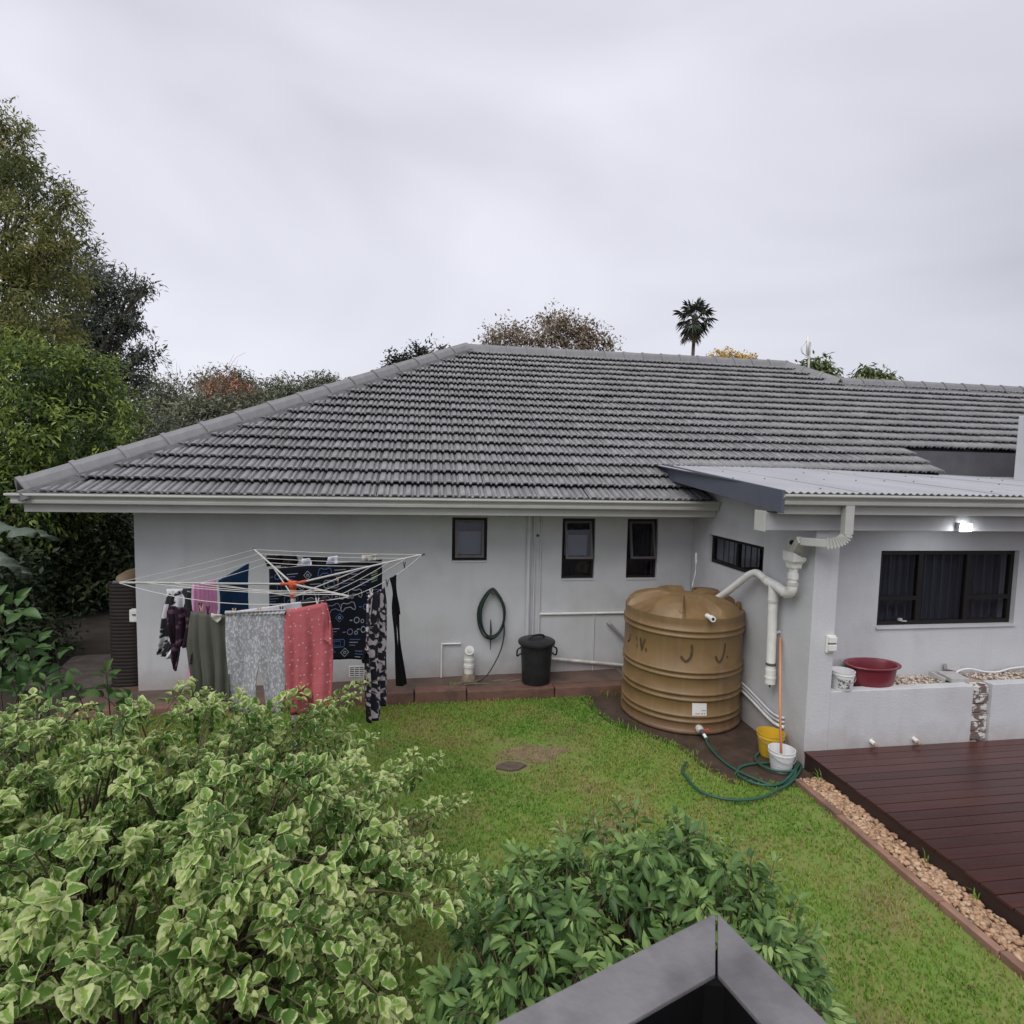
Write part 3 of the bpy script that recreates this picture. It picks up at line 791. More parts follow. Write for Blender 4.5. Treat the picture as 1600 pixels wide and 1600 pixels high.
# ================================================================== WATER TANK
TX, TY, TR, TH = 6.73, -1.161, .71, 1.38
tk = thing('water_tank', 'big round tan plastic rainwater tank with ribs in the corner', 'water tank', (TX, TY, 0))
TANK = mat('tan_plastic', (.175, .108, .046), .48, (.205, .130, .057), 2.5, .05, 60, spec=.4, col3=(.145, .088, .040), scale3=3.5)
prof = [(0, .0), (.69, .0), (.715, .012), (.722, .03), (.712, .05), (.70, .06)]
for zr in (.15, .215, .40, .465, .66, .72, 1.125, 1.19):
    prof += [(.70, zr-.026), (.704, zr-.016), (.716, zr-.005), (.718, zr+.003), (.710, zr+.013), (.70, zr+.02)]
prof += [(.70, 1.27), (.699, 1.33)]
b = MB(); b.lathe(prof, (TX, TY, .0), 72); b.build('tank_body', TANK, tk, smooth=60)
stain(TANK, .0, .22, (.13, .07, .045), .75)
# moulded top: raised and sunken panels
V = []; NA, NRr = 96, 16
for i in range(NRr+1):
    rr = .698*(1-i/NRr)
    for k in range(NA):
        q = 2*math.pi*k/NA
        f = rr/.698
        base = 1.335+.15*(1-f**3)
        tri = max(-1, min(1, math.sin(q*5+.55)*5))
        amt = max(0, min(1, (f-.22)/.2))
        z = base + amt*tri*(.028+.022*f)
        if f > .985: z = 1.33
        elif f > .9: z = min(z, 1.395) if tri > 0 else max(1.325, z)
        if f < .20: z = 1.335+.15*(1-.20**3)
        V.append((TX+rr*math.cos(q), TY+rr*math.sin(q), z))
b = MB(); b.add(V, [(i*NA+k, i*NA+(k+1) % NA, (i+1)*NA+(k+1) % NA, (i+1)*NA+k) for i in range(NRr) for k in range(NA)]); b.build('tank_top', TANK, tk, smooth=28, recalc=False)
# manhole and lugs
b = MB(); b.lathe([(.17, -.10), (.17, .03), (.155, .035), (.15, .0)], (TX+.34, TY+.12, 1.462), 24); mh = b.build('manhole_rim', TANK, tk, smooth=40)
b = MB(); b.lathe([(.0, .004), (.15, .004)], (TX+.34, TY+.12, 1.467), 24); b.build('opening', DARK, mh)
for q in (-2.05, 2.9, -.35):
    b = MB(); cx_, cy_ = TX+.64*math.cos(q), TY+.64*math.sin(q); b.lathe([(.03, 0), (.028, .07), (.018, .085), (0, .088)], (cx_, cy_, 1.33), 10); b.build('lifting_lug', TANK, tk, smooth=50)
def cyl(u, v, rad=.704):
    d = ray(u, v); o_ = CAM[:2]-np.array([TX, TY]); a = d[0]**2+d[1]**2; h = o_@d[:2]; c_ = o_@o_-rad*rad
    t = (-h-math.sqrt(max(0, h*h-a*c_)))/a
    return CAM+d*t
def cylnorm(p): n = np.array([p[0]-TX, p[1]-TY, 0]); return n/np.linalg.norm(n)
MARK = mat('faded_black_print', (.05, .032, .018), .8, (.12, .075, .035), 30)
def mark(px, w):
    pts = [cyl(u, v) for u, v in px]
    b = MB()
    P = smoothpath(pts, 4) if len(pts) > 2 else pts
    V = []
    for i, p in enumerate(P):
        t = np.array(P[min(i+1, len(P)-1)])-np.array(P[max(i-1, 0)]); t /= np.linalg.norm(t); n = cylnorm(p); s_ = np.cross(n, t)
        V += [p+s_*w*1.35+n*.0025, p-s_*w*1.35+n*.0025]
    b.add(V, [(2*i, 2*i+1, 2*i+3, 2*i+2) for i in range(len(P)-1)])
    b.build('worn_lettering', MARK, tk)
mark([(1081, 1007), (1081, 1018), (1080, 1025), (1075, 1032), (1071, 1033), (1067, 1030), (1064, 1025)], .010)
mark([(1133, 1005), (1132, 1016), (1129, 1027), (1125, 1034), (1121, 1032), (1118, 1025)], .009)
mark([(1136, 1025), (1137, 1028)], .007)
mark([(994, 994), (996, 1000)], .006); mark([(1001, 996), (1002, 1008), (1003, 1016)], .010); mark([(1008, 998), (1005, 1006), (1004, 1013)], .008); mark([(1009, 1012), (1010, 1018)], .008); mark([(985, 990), (984, 998), (981, 1002)], .006); mark([(995, 1006), (996, 1012)], .005)
# label
lb = MB(); V = []
for j in range(2):
    for i in range(7):
        p = cyl(1081.5+22.5*i/6, (1098.5 if j == 0 else 1118)+.06*i, .703); V.append(p+cylnorm(p)*.002)
lb.add(V, [(i, i+1, 7+i+1, 7+i) for i in range(6)]); label = lb.build('label', mat('label_paper', (.74, .74, .72), .6), tk)
for (u0, u1, v0, v1, m_) in ((1096, 1103, 1109.5, 1110.6, mat('label_grey', (.30, .30, .32), .7)), (1086, 1094, 1114.6, 1115.6, mat('label_red', (.45, .17, .16), .7)), (1096, 1098, 1113.8, 1116, mat('label_red', (.45, .17, .16), .7)), (1100, 1101.5, 1113.8, 1116, mat('label_red', (.45, .17, .16), .7))):
    lb = MB(); V = []
    for u, v in ((u0, v0), (u1, v0), (u1, v1), (u0, v1)):
        p = cyl(u, v, .703); V.append(p+cylnorm(p)*.004)
    lb.add(V, [(0, 1, 2, 3)]); lb.build('label_print', m_, label)
# overflow spout near the top, outlet and tap at the foot
p = cyl(1108, 964); n_ = cylnorm(p); b = MB(); b.tube([p-n_*.05, p+n_*.09], .028, 14); b.tube([p+n_*.05, p+n_*.10], .033, 14); b.build('overflow_spout', PVC, tk, smooth=40)
b = MB(); b.tube([p+n_*.1005, p+n_*.1015], .017, 12); b.build('spout_hole', DARK, tk)
p = cyl(1092, 1140); n_ = cylnorm(p); p[2] = .085
b = MB(); b.tube([p-n_*.04, p+n_*.03], .042, 14); b.tube([p+n_*.03, p+n_*.07], .028, 12); b.build('outlet_fitting', PVCD, tk, smooth=40)
b = MB(); b.tube([p+n_*.07, p+n_*.13+np.array([.01, 0, -.01])], .024, 12); b.build('tap_body', DKWALL, tk, smooth=40)
b = MB(); b.obox(p+n_*.09+np.array([.05, 0, .02]), (.035, 0, .004), (0, .01, 0), (0, 0, .006)); b.build('tap_lever', mat('red_lever', (.45, .08, .05), .5), tk)
b = MB(); b.tube([p+n_*.13+np.array([.01, 0, -.012]), p+n_*.18+np.array([.02, 0, -.03])], .017, 10); b.build('hose_connector', PVC, tk, smooth=40)
TAPEND = p+n_*.18+np.array([.02, 0, -.03])

# ground hose
GH = mat('green_hose', (.020, .075, .055), .4, (.03, .10, .07), 6)
path = [TAPEND] + [atZ(u, v, .018+dz) for u, v, dz in ((1106, 1163, .02), (1125, 1185, 0), (1150, 1203, 0), (1180, 1217, 0), (1205, 1226, 0), (1226, 1224, .0), (1242, 1210, .02), (1240, 1196, .02), (1215, 1192, .01), (1180, 1193, .0), (1158, 1198, .0), (1152, 1208, .0), (1166, 1219, .02), (1195, 1227, .025), (1220, 1224, .02), (1238, 1208, .03), (1246, 1190, .0), (1240, 1172, .0), (1232, 1150, .0), (1224, 1141, .02), (1212, 1150, 0), (1190, 1172, 0), (1180, 1184, 0), (1190, 1196, .02), (1212, 1204, .03), (1240, 1204, .03), (1250, 1190, .0), (1249, 1180, .0), (1252, 1200, .0), (1236, 1222, .02), (1215, 1234, .02), (1190, 1246, .02), (1160, 1250, .02), (1125, 1247, .02), (1092, 1235, .02), (1075, 1217, .02), (1066, 1202, .02), (1073, 1191, .03))]
gh = thing('garden_hose', 'green garden hose looping from the tank tap across the lawn', 'hose', path[5])
b = MB(); b.tube(smoothpath(path, 7), .0125, 7); b.build('hose', GH, gh, smooth=True)

# ================================================================== RAINWATER PIPES AT THE LEAN-TO CORNER
rp = thing('rainwater_downpipe', 'off-white square downpipe with ribbed elbow leading from patio gutter to a rain head', 'downpipe', (7.5, -2.9, 2.4))
def sqpipe(pts, w, d, nm, m_, parent):
    b = MB()
    for a, c_ in zip(pts[:-1], pts[1:]):
        a, c_ = np.array(a), np.array(c_); t = c_-a; l_ = np.linalg.norm(t); t /= l_
        s_ = np.cross(t, (0, 0, 1)) if abs(t[2]) < .9 else np.cross(t, (0, 1, 0)); s_ /= np.linalg.norm(s_); q = np.cross(s_, t)
        b.obox((a+c_)/2, t*l_/2, s_*w, q*d)
    return b.build(nm, m_, parent, bevel=.006)
sqpipe([(7.50, -2.905, 2.69), (7.50, -2.905, 2.41)], .045, .034, 'vertical_section', TRIM, rp)
E0, E1 = np.array((7.50, -2.905, 2.41)), np.array((7.38, -2.80, 2.335))
b = MB(); V = []
arc = []
for i in range(19):
    q = i/18*math.pi/2
    arc.append(np.array((7.50-.115*(1-math.cos(q)), -2.905+.10*(1-math.cos(q)), 2.41-.075*math.sin(q)-.02*(q/1.57))))
for i, (a, c_) in enumerate(zip(arc[:-1], arc[1:])):
    t = c_-a; l_ = np.linalg.norm(t); t /= l_; s_ = np.cross(t, (.7, .7, .0)); s_ /= np.linalg.norm(s_); q = np.cross(s_, t); g = .052 if i % 2 else .043
    b.obox((a+c_)/2, t*l_*.62, s_*g, q*g*.9)
b.build('ribbed_elbow', TRIM, rp)
sqpipe([arc[-1], (7.20, -2.66, 2.318)], .044, .038, 'cross_section', TRIM, rp)
sqpipe([(7.21, -2.67, 2.33), (7.245, -2.50, 2.17)], .044, .04, 'outlet_section', PVCD, rp)
fp_ = thing('first_flush_pipe', 'white PVC pipework with rain head feeding the tan tank', 'pipe', (7.27, -2.15, .7))
hc = np.array((7.255, -2.50, 2.10))
b = MB(); V = []
for z, sx_, sy_ in ((.055, .07, .095), (.0, .068, .085), (-.035, .052, .056), (-.075, .05, .05)):
    for dx, dy in ((-1, -1), (1, -1), (1, 1), (-1, 1)): V.append(hc+np.array((dx*sx_, dy*sy_, z + (.035*dx*-1 if z > .05 else 0))))
for z, sx_, sy_ in ((.04, .062, .087), (-.03, .043, .047)):
    for dx, dy in ((-1, -1), (1, -1), (1, 1), (-1, 1)): V.append(hc+np.array((dx*sx_, dy*sy_, z)))
F = [(i*4+k, i*4+(k+1) % 4, (i+1)*4+(k+1) % 4, (i+1)*4+k) for i in (0, 1, 2) for k in range(4)] + [(16+k, 16+(k+1) % 4, 20+(k+1) % 4, 20+k) for k in range(4)] + [(k, (k+1) % 4, 16+(k+1) % 4, 16+k) for k in range(4)] + [(12, 13, 14, 15), (20, 21, 22, 23)]
b.add(V, F); b.build('rain_head', PVC, fp_)
b = MB(); b.box(hc[0]-.055, hc[0]+.055, hc[1]-.075, hc[1]+.075, hc[2]+.012, hc[2]+.018); b.build('leaf_mesh', DARK, fp_)
def pv(pts, r, nm='pipe', m_=PVC, n=5, parent=None):
    b = MB(); b.tube(smoothpath(pts, n) if len(pts) > 2 else pts, r, 14); return b.build(nm, m_, parent or fp_, smooth=40)
pv([(7.255, -2.50, 2.03), (7.26, -2.49, 1.86)], .043)
pv([(7.26, -2.49, 1.97), (7.26, -2.49, 1.91)], .054, 'collar'); pv([(7.26, -2.49, 1.875), (7.26, -2.49, 1.845)], .056, 'collar', PVCD); pv([(7.27, -2.385, 1.74), (7.272, -2.34, 1.747)], .057, 'collar'); pv([(7.28, -2.03, 1.789), (7.28, -1.985, 1.803)], .054, 'collar', PVCD); pv([(7.28, -2.146, 1.615), (7.28, -2.147, 1.585)], .056, 'collar', PVCD)
pv([(7.26, -2.49, 1.87), (7.262, -2.48, 1.79), (7.265, -2.43, 1.745), (7.27, -2.36, 1.74)], .050, 'elbow')
pv([(7.27, -2.37, 1.74), (7.28, -2.22, 1.765)], .050, 'elbow')
pv([(7.28, -2.26, 1.765), (7.28, -2.02, 1.79)], .052, 'tee')
pv([(7.28, -2.14, 1.77), (7.28, -2.145, 1.60)], .052, 'tee')
pv([(7.28, -2.02, 1.79), (7.28, -1.90, 1.83), (7.275, -1.80, 1.845), (7.25, -1.70, 1.80), (7.235, -1.64, 1.75), (7.17, -1.36, 1.52), (7.13, -1.20, 1.40)], .042)
pv([(7.28, -2.145, 1.62), (7.28, -2.17, .82)], .049)
pv([(7.28, -2.168, .93), (7.28, -2.168, .90)], .0515, 'joint_ring', DKWALL)
pv([(7.28, -2.17, .86), (7.28, -2.172, .70)], .055, 'end_cap'); pv([(7.28, -2.171, .78), (7.28, -2.171, .76)], .060, 'collar'); pv([(7.28, -2.172, .70), (7.28, -2.172, .655)], [.018, .006], 'drip_valve', DKWALL)
for z in (1.25, 1.66): 
    b = MB(); b.box(7.30, 7.377, -2.165, -2.135, z, z+.02); b.build('bracket', PVCD, fp_)
ob = thing('overflow_elbow', 'short open grey pipe elbow under the patio beam beside the rain head', 'pipe', (7.2, -2.4, 2.25))
pv([(7.34, -2.33, 2.07), (7.34, -2.33, 2.20), (7.32, -2.36, 2.26), (7.25, -2.46, 2.28), (7.20, -2.53, 2.285)], .035, 'pipe', PVCD, parent=ob)
b = MB(); b.tube([(7.2, -2.531, 2.285), (7.198, -2.534, 2.285)], .027, 12); b.build('opening', DARK, ob)
# low pipes along the lean-to wall
for dz, dx, m_ in ((0, 0, PVC), (.055, -.01, PAINTPIPE), (.10, -.015, PAINTPIPE)):
    b = MB(); b.tube(smoothpath([(7.345+dx, -.9, .42+dz), (7.345+dx, -1.6, .36+dz), (7.345+dx, -2.1, .27+dz), (7.345+dx, -2.27, .27+dz), (7.376, -2.32, .27+dz)], 5), .020 if dz == 0 else .014, 8); b.build('wall_pipe', m_, house, smooth=True)
b = MB(); b.tube([(7.1, -.62, 1.45), (7.17, -.55, 1.62), (7.2, -.5, 1.78)], .006, 6); b.tube([(7.2, -.5, 1.74), (7.2, -.49, 1.88)], .016, 8)
tag(b.build('float_rod', PVCD), 'thin float rod sticking up behind the tan tank', 'rod')
# outdoor socket on the pillar
sk = thing('outdoor_socket', 'white weatherproof double socket on the lean-to pillar', 'socket', (7.595, -2.67, 1.28))
b = MB(); b.box(7.545, 7.645, -2.675, -2.6505, 1.19, 1.37); b.build('back_box', PVC, sk, bevel=.01)
for z in (1.215, 1.295):
    b = MB(); b.box(7.553, 7.637, -2.705, -2.6755, z, z+.065); b.build('cover_flap', PVC, sk, bevel=.009)
b = MB(); b.box(7.557, 7.633, -2.69, -2.6756, 1.2812, 1.2938); b.build('hinge_gap', DKWALL, sk)

# ================================================================== BUCKETS, BASIN
def bucket(nm, label, c, r0, r1, h, m_, handle=True, fill=None, cat='bucket'):
    t = thing(nm, label, cat, c)
    b = MB(); b.lathe([(0, 0), (r0*.96, 0), (r0, .012), (r1*.985, h*.8), (r1*1.02, h*.81), (r1*1.03, h*.86), (r1, h*.87), (r1*1.01, h*.98), (r1*1.04, h*.99), (r1*1.035, h), (r1*.99, h), (r0*.95, .02), (0, .018)], c, 32)
    body = b.build('body', m_, t, smooth=40)
    if handle:
        b = MB(); b.tube([(c[0]+1.05*r1*math.cos(q), c[1]-r1*.35*math.sin(q)*1.0-r1*.75*math.sin(q), c[2]+h*.83-.05*math.sin(q)*1.2) for q in np.linspace(0, math.pi, 14)], .0035, 6); b.build('wire_handle', mat('wire', (.35, .35, .36), .4, metal=.6), t)
    return t
WHITEP = mat('white_plastic', (.74, .74, .75), .35, (.68, .68, .69), 10)
bucket('yellow_bucket', 'yellow plastic bucket behind the white bucket by the deck corner', (7.20, -2.36, .0), .105, .135, .245, mat('yellow_plastic', (.62, .40, .03), .4, (.55, .34, .03), 7))
wb = bucket('white_bucket', 'white bucket holding a mop on the wet soil by the deck', (7.13, -2.66, .0), .098, .125, .215, WHITEP)
b = MB(); b.lathe([(0, .06), (.108, .062)], (7.13, -2.66, .0), 24); b.build('water', mat('grey_water', (.25, .25, .26), .1, spec=.5), wb)
mop = thing('mop', 'mop with orange wooden handle standing in the white bucket', 'mop', (7.13, -2.66, .07))
b = MB(); b.tube([(7.125, -2.67, .08), (7.19, -2.50, .60), (7.355, -2.20, 1.21)], .0125, 8); b.build('handle', mat('orange_wood', (.62, .26, .13), .5, (.55, .22, .11), 8), mop, smooth=True)
b = MB()
for k in range(26):
    q = 2*math.pi*k/26; b.tube([(7.125, -2.67, .12), (7.125+.04*math.cos(q), -2.67+.04*math.sin(q), .10), (7.125+.075*math.cos(q), -2.67+.075*math.sin(q), .068)], .006, 5)
b.build('mop_head', mat('mop_yarn', (.28, .27, .27), .95), mop)
lb_ = bucket('white_tub', 'small white labelled tub on the planter ledge beside the red basin', (7.83, -2.565, .778), .098, .113, .19, WHITEP)
b = MB(); V = []
for j in (0, 1):
    for i in range(7):
        q = -2.55+i*.17; r_ = .0985+.015*(.05+.09*j)/.16+.004; V.append((7.83+r_*math.cos(q), -2.565+r_*math.sin(q), .81+.095*j))
b.add(V, [(i, i+1, 8+i, 7+i) for i in range(6)])
b.build('label', mat('tub_label', (.10, .10, .11), .7, (.65, .65, .64), 38, mixpos=(.45, .55)), lb_)
bs = thing('red_basin', 'large dark red plastic basin on the planter ledge', 'basin', (8.27, -2.47, .78))
RED = mat('maroon_plastic', (.16, .022, .034), .35, (.20, .03, .042), 6)
b = MB(); b.lathe([(0, 0), (.21, 0), (.225, .012), (.245, .10), (.262, .205), (.30, .215), (.305, .225), (.30, .232), (.262, .228), (.245, .20), (.215, .03), (0, .02)], (8.27, -2.445, .752), 44, sx=1.0, sy=.66); b.build('body', RED, bs, smooth=40)

# ledge: pebbles, slabs and cable
def pebbles(name, pts, size, m_, parent=None, flat=.6):
    ico = bmesh.new(); bmesh.ops.create_icosphere(ico, subdivisions=1, radius=1); BV = np.array([v.co for v in ico.verts]); BF = np.array([[v.index for v in f.verts] for f in ico.faces]); ico.free()
    n = len(pts); Vs = np.empty((n, len(BV), 3)); T = np.repeat(RNG.random(n), len(BV))
    for i, p in enumerate(pts):
        s_ = size*RNG.uniform(.6, 1.25); sc = np.array([s_*RNG.uniform(.8, 1.35), s_*RNG.uniform(.7, 1.0), s_*flat*RNG.uniform(.7, 1.1)])
        M = np.array(Matrix.Rotation(RNG.uniform(0, 6.28), 3, 'Z') @ Matrix.Rotation(RNG.normal(0, .35), 3, 'X') @ Matrix.Rotation(RNG.normal(0, .35), 3, 'Y'))
        Vs[i] = (BV*(1+RNG.normal(0, .09, (len(BV), 1)))*sc)@M.T + p
    F = (BF[None]+np.arange(n)[:, None, None]*len(BV)).reshape(-1, 3)
    return stuff(rawmesh(name, Vs.reshape(-1, 3), F, m_, parent, tint=T, smooth=True))
PEB = leafmat('pebble_tan', [(.30, .17, .10), (.46, .30, .19), (.40, .25, .15), (.55, .40, .27), (.26, .15, .09), (.50, .36, .25)], .75, 0)
PEBW = leafmat('pebble_pale', [(.50, .40, .33), (.62, .54, .47), (.45, .36, .30), (.66, .60, .54)], .8, 0)
pts = [np.array((x_, RNG.uniform(-2.51, -2.27), .755+RNG.uniform(0, .02))) for x_ in RNG.uniform(8.4, 9.1, 190)] + [np.array((x_, RNG.uniform(-2.51, -2.27), .758+RNG.uniform(0, .025))) for x_ in RNG.uniform(9.55, 10.8, 330)]
o = pebbles('planter_pebbles', pts, .017, PEBW); o['label'] = 'pale pebbles lying in the planter ledge below the patio window'; o['category'] = 'pebbles'
SLABM = mat('cement_slab', (.36, .355, .35), .85, (.46, .45, .44), 6, .3, 40)
for c_, ax, ay, lab in (((9.085, -2.43, .808), (.028, -.075, -.018), (.012, .004, .0), 'dark narrow cement offcut leaning across the planter ledge'), ((9.27, -2.44, .80), (.10, -.01, 0), (.0, .095, .01), 'flat square cement slab beside the broken pier on the ledge'), ((9.40, -2.30, .845), (.085, 0, -.02), (0, .012, .03), 'small cement piece leaning on the wall behind the slab')):
    b = MB(); nz = np.cross(np.array(ax), np.array(ay)); nz = nz/np.linalg.norm(nz)*.022; b.obox(c_, ax, ay, nz)
    tag(b.build('cement_slab', SLABM, bevel=.004), lab, 'slab')
b = MB(); b.tube(smoothpath([(9.36, -2.36, .79), (9.48, -2.33, .83), (9.62, -2.32, .835), (9.80, -2.33, .80), (9.98, -2.32, .79), (10.2, -2.30, .82), (10.6, -2.29, .83), (11.2, -2.28, .80)], 6), .011, 7)
tag(b.build('white_cable', WHITEP, smooth=True), 'white cable running along the ledge under the patio window', 'cable')
for u, v, lab in ((1367, 1160, 'small white drain stub at the wall foot, left one of two'), (1434, 1156, 'small white drain stub at the wall foot, right one of two')):
    p = atY(u, v, -2.70); t = thing('drain_stub', lab, 'drain stub', (p[0], -2.65, p[2]), 'drain stubs on the low wall')
    b = MB(); b.tube([(p[0], -2.645, .235), (p[0], -2.70, .228)], .022, 12); b.build('pipe', PVC, t, smooth=40)
    b = MB(); b.tube([(p[0], -2.69, .226), (p[0]+.012, -2.72, .205)], .018, 10); b.build('nozzle', mat('brown_plastic', (.30, .17, .11), .6), t, smooth=40)

# ================================================================== DECK
DW = mat('deck_wood', (.056, .019, .017), .27, (.072, .027, .023), 3, .12, 40, spec=.4, rand=.22, stretch=(.5, 7, 7), col3=(.050, .026, .026), scale3=2)
DWS = mat('deck_side', (.028, .016, .015), .6, (.045, .025, .022), 4, .2, stretch=(1, .3, 1))
deck = thing('wooden_deck', 'dark red-brown stained timber deck, wet, in front of the patio', 'deck', (9, -4, 0))
y = -2.655; proto = None; k = 0
while y > -6.0:
    if proto is None:
        b = MB(); b.box(0, 4.6, -.112, 0, -.022, 0); proto = b.build('plank', DW, deck, bevel=.0015); o = proto
    else:
        o = proto.copy(); COL.objects.link(o)
    o.matrix_basis = Matrix.Translation((7.385+RNG.normal(0, .003), y, .17+RNG.normal(0, .0012)))
    y -= .1185; k += 1
b = MB(); b.box(7.39, 7.415, -5.95, -2.66, -.02, .146); b.build('side_board', DWS, deck)
for yy in (-3.1, -3.9, -4.7, -5.5): 
    b = MB(); b.box(7.42, 11.9, yy-.02, yy+.02, .03, .146); b.build('joist', DWS, deck)
b = MB(); b.box(7.555, 7.64, -4.86, -4.775, .17, 1.1); tag(b.build('deck_post', DWS, bevel=.004), 'dark timber post standing on the deck at the right edge', 'post')
# gravel strip and its edging
pts = [np.array((RNG.uniform(7.165, 7.375), y_, RNG.uniform(.008, .05))) for y_ in RNG.uniform(-5.9, -2.92, 2600)]
o = pebbles('gravel_strip', pts, .024, PEB); o['label'] = 'strip of tan pebbles between the lawn edging and the deck'; o['category'] = 'gravel'
y = -2.93; ed = thing('brick_edging', 'row of reddish edging bricks between lawn and gravel', 'edging', (7.13, -4, 0))
EDG = mat('edging_brick', (.23, .125, .09), .85, (.30, .18, .13), 7, .4, 30, rand=.15, col3=(.16, .11, .085), scale3=5)
while y > -6:
    ln = RNG.uniform(.42, .6); b = MB(); j = RNG.normal(0, .006, 4); b.box(7.095+j[0], 7.155+j[0], y-ln+.006, y, -.03, .045+j[1]); b.build('edging_brick', EDG, ed, bevel=.007); y -= ln

# ================================================================== BALCONY RAIL IN THE FOREGROUND
RAILZ = 2.10
GREYP = mat('grey_rail_paint', (.165, .158, .163), .6, (.195, .187, .193), 9, .35, 50, spec=.3, stretch=(1, 1, 1), col3=(.10, .095, .10), scale3=6)
BLACKIN = mat('black_rail_inside', (.005, .0045, .005), .8, spec=.1)  # even near-black colour for the inner panels and corner post
oc, ic = atZ(1120, 1425, RAILZ), atZ(1120, 1520, RAILZ)
lo, li = atZ(770, 1600, RAILZ), atZ(980, 1600, RAILZ)
ro, ri = atZ(1295, 1600, RAILZ), atZ(1188, 1600, RAILZ)
dl = (lo-oc)/np.linalg.norm(lo-oc); dr = (ro-oc)/np.linalg.norm(ro-oc)
rail = thing('balcony_rail', 'grey painted timber balcony rail corner in the foreground', 'railing', (oc[0], oc[1], 1.1))
def slab(P, z0, z1, nm, m_, bev=.003):
    n = len(P); b = MB(); b.add([(p[0], p[1], z0) for p in P]+[(p[0], p[1], z1) for p in P], [tuple(range(n-1, -1, -1)), tuple(range(n, 2*n))]+[(i, (i+1) % n, n+(i+1) % n, n+i) for i in range(n)])
    return b.build(nm, m_, rail, bevel=bev)
g = .0022
slab([oc+dl*g*1.5, ic+dl*g*1.5, ic+dl*1.6, oc+dl*1.6], RAILZ-.010, RAILZ, 'handrail', GREYP, .003)
slab([oc+dr*g, oc+dr*1.6, ic+dr*1.6, ic+dr*g], RAILZ-.010, RAILZ, 'handrail', GREYP, .003)
inl = np.cross((0, 0, 1), dl); inl = inl if inl@(ic-oc) > 0 else -inl
inr = np.cross((0, 0, 1), dr); inr = inr if inr@(ic-oc) > 0 else -inr
c0 = oc*.12+ic*.88
slab([c0, c0+dl*1.5, c0+dl*1.5+inl*.02, ic+dl*.02], 1.05, RAILZ-.0085, 'panel', BLACKIN, 0)
slab([c0+dr*.025, c0+dr*1.5, c0+dr*1.5+inr*.02, ic+dr*.02], 1.05, RAILZ-.0085, 'panel', BLACKIN, 0)
slab([c0-(dl+dr)*.03, c0+dl*.06-dr*.03, c0+(dl+dr)*.012+dl*.03, c0+dr*.06-dl*.03] if 1 else [c0, c0+dl*.09+dr*.02, c0+(dl+dr)*.09, c0+dr*.09+dl*.02], -.1, RAILZ-.009, 'corner_post', BLACKIN, 0)
b = MB(); P = [c0, c0+dl*1.8, c0+dl*1.8+dr*3, c0+dr*3]
b.add([(p[0], p[1], -.1) for p in P]+[(p[0], p[1], 1.04) for p in P], [(3, 2, 1, 0), (4, 5, 6, 7)]+[(i, (i+1) % 4, 4+(i+1) % 4, 4+i) for i in range(4)])
struct(b.build('balcony_floor', mat('balcony_timber', (.03, .022, .02), .7)))

# ================================================================== SLIMLINE TANK BEHIND THE LEFT CORNER
st = thing('slimline_tank', 'narrow dark brown ribbed water tank beside the left house corner', 'water tank', (-.24, .55, AZ(0)))
b = MB(); z0 = AZ(0); secs = []
DKT = mat('dark_brown_plastic', (.017, .012, .010), .6, (.024, .017, .014), 6)
def rrect(hx, hy, r, n=5):
    P = []
    for cx_, cy_, a in ((hx-r, hy-r, 0), (-hx+r, hy-r, 90), (-hx+r, -hy+r, 180), (hx-r, -hy+r, 270)):
        for i in range(n): q = R(a+90*i/(n-1)); P.append((cx_+r*math.cos(q), cy_+r*math.sin(q)))
    return P
zz = 0; V = []; cnt = 0
for i in range(30):
    for dz, s_ in ((0, 1.0), (.012, 1.014), (.03, 1.014), (.042, 1.0)):
        z = z0+i*.046+dz
        V += [(-.235+a*s_, .58+c_*s_, z) for a, c_ in rrect(.195, .42, .12)]; cnt += 1
n = 20
b.add(V, [(i*n+k, i*n+(k+1) % n, (i+1)*n+(k+1) % n, (i+1)*n+k) for i in range(cnt-1) for k in range(n)]); b.build('tank_body', DKT, st, smooth=35)
b = MB(); b.lathe([(.19, 0), (.185, .03), (.12, .075), (.05, .095), (0, .1)], (-.235, .58, z0+1.375), 24, sy=2.1); b.build('lid', mat('tan_lid', (.26, .19, .11), .6), st, smooth=True)
mb = thing('meter_box', 'small white switch box on the left house corner', 'box', (-.05, .06, 1.0))
b = MB(); b.box(-.10, -.003, .03, .12, .93, 1.09); b.build('case', PVC, mb, bevel=.012)
b = MB(); b.box(-.06, -.02, .018, .0295, 1.02, 1.035); b.build('latch', DKWALL, mb)

# ================================================================== ROTARY CLOTHES LINE
HUB = np.array((2.34, -2.18, 1.84)); RA, AA, RISE = 1.38, R(29), .16
ca_, sa_ = math.cos(AA), math.sin(AA)
TIPL = HUB+np.array((-RA*ca_, -RA*sa_, RISE)); TIPR = HUB+np.array((RA*ca_, RA*sa_, RISE+.02))
TIPB = HUB+np.array((-RA*sa_, RA*ca_, RISE)); TIPF = HUB+np.array((RA*sa_, -RA*ca_, RISE-.02))
cl = thing('rotary_clothes_line', 'white rotary washing line with red hub loaded with laundry', 'clothes line', (HUB[0], HUB[1], 0))
ALU = mat('white_metal', (.50, .49, .46), .4, (.42, .41, .385), 12)
LINE = mat('washing_line', (.55, .54, .50), .6)
ORANGE = mat('orange_hub', (.50, .095, .04), .5)
b = MB(); b.tube([(HUB[0], HUB[1], -.05), HUB-np.array((0, 0, .02))], .024, 12); b.build('pole', ALU, cl, smooth=40)
b = MB(); b.lathe([(.026, -.13), (.03, -.12), (.03, -.04), (.04, -.03), (.045, .0), (.04, .025), (.02, .03), (0, .03)], tuple(HUB), 16)
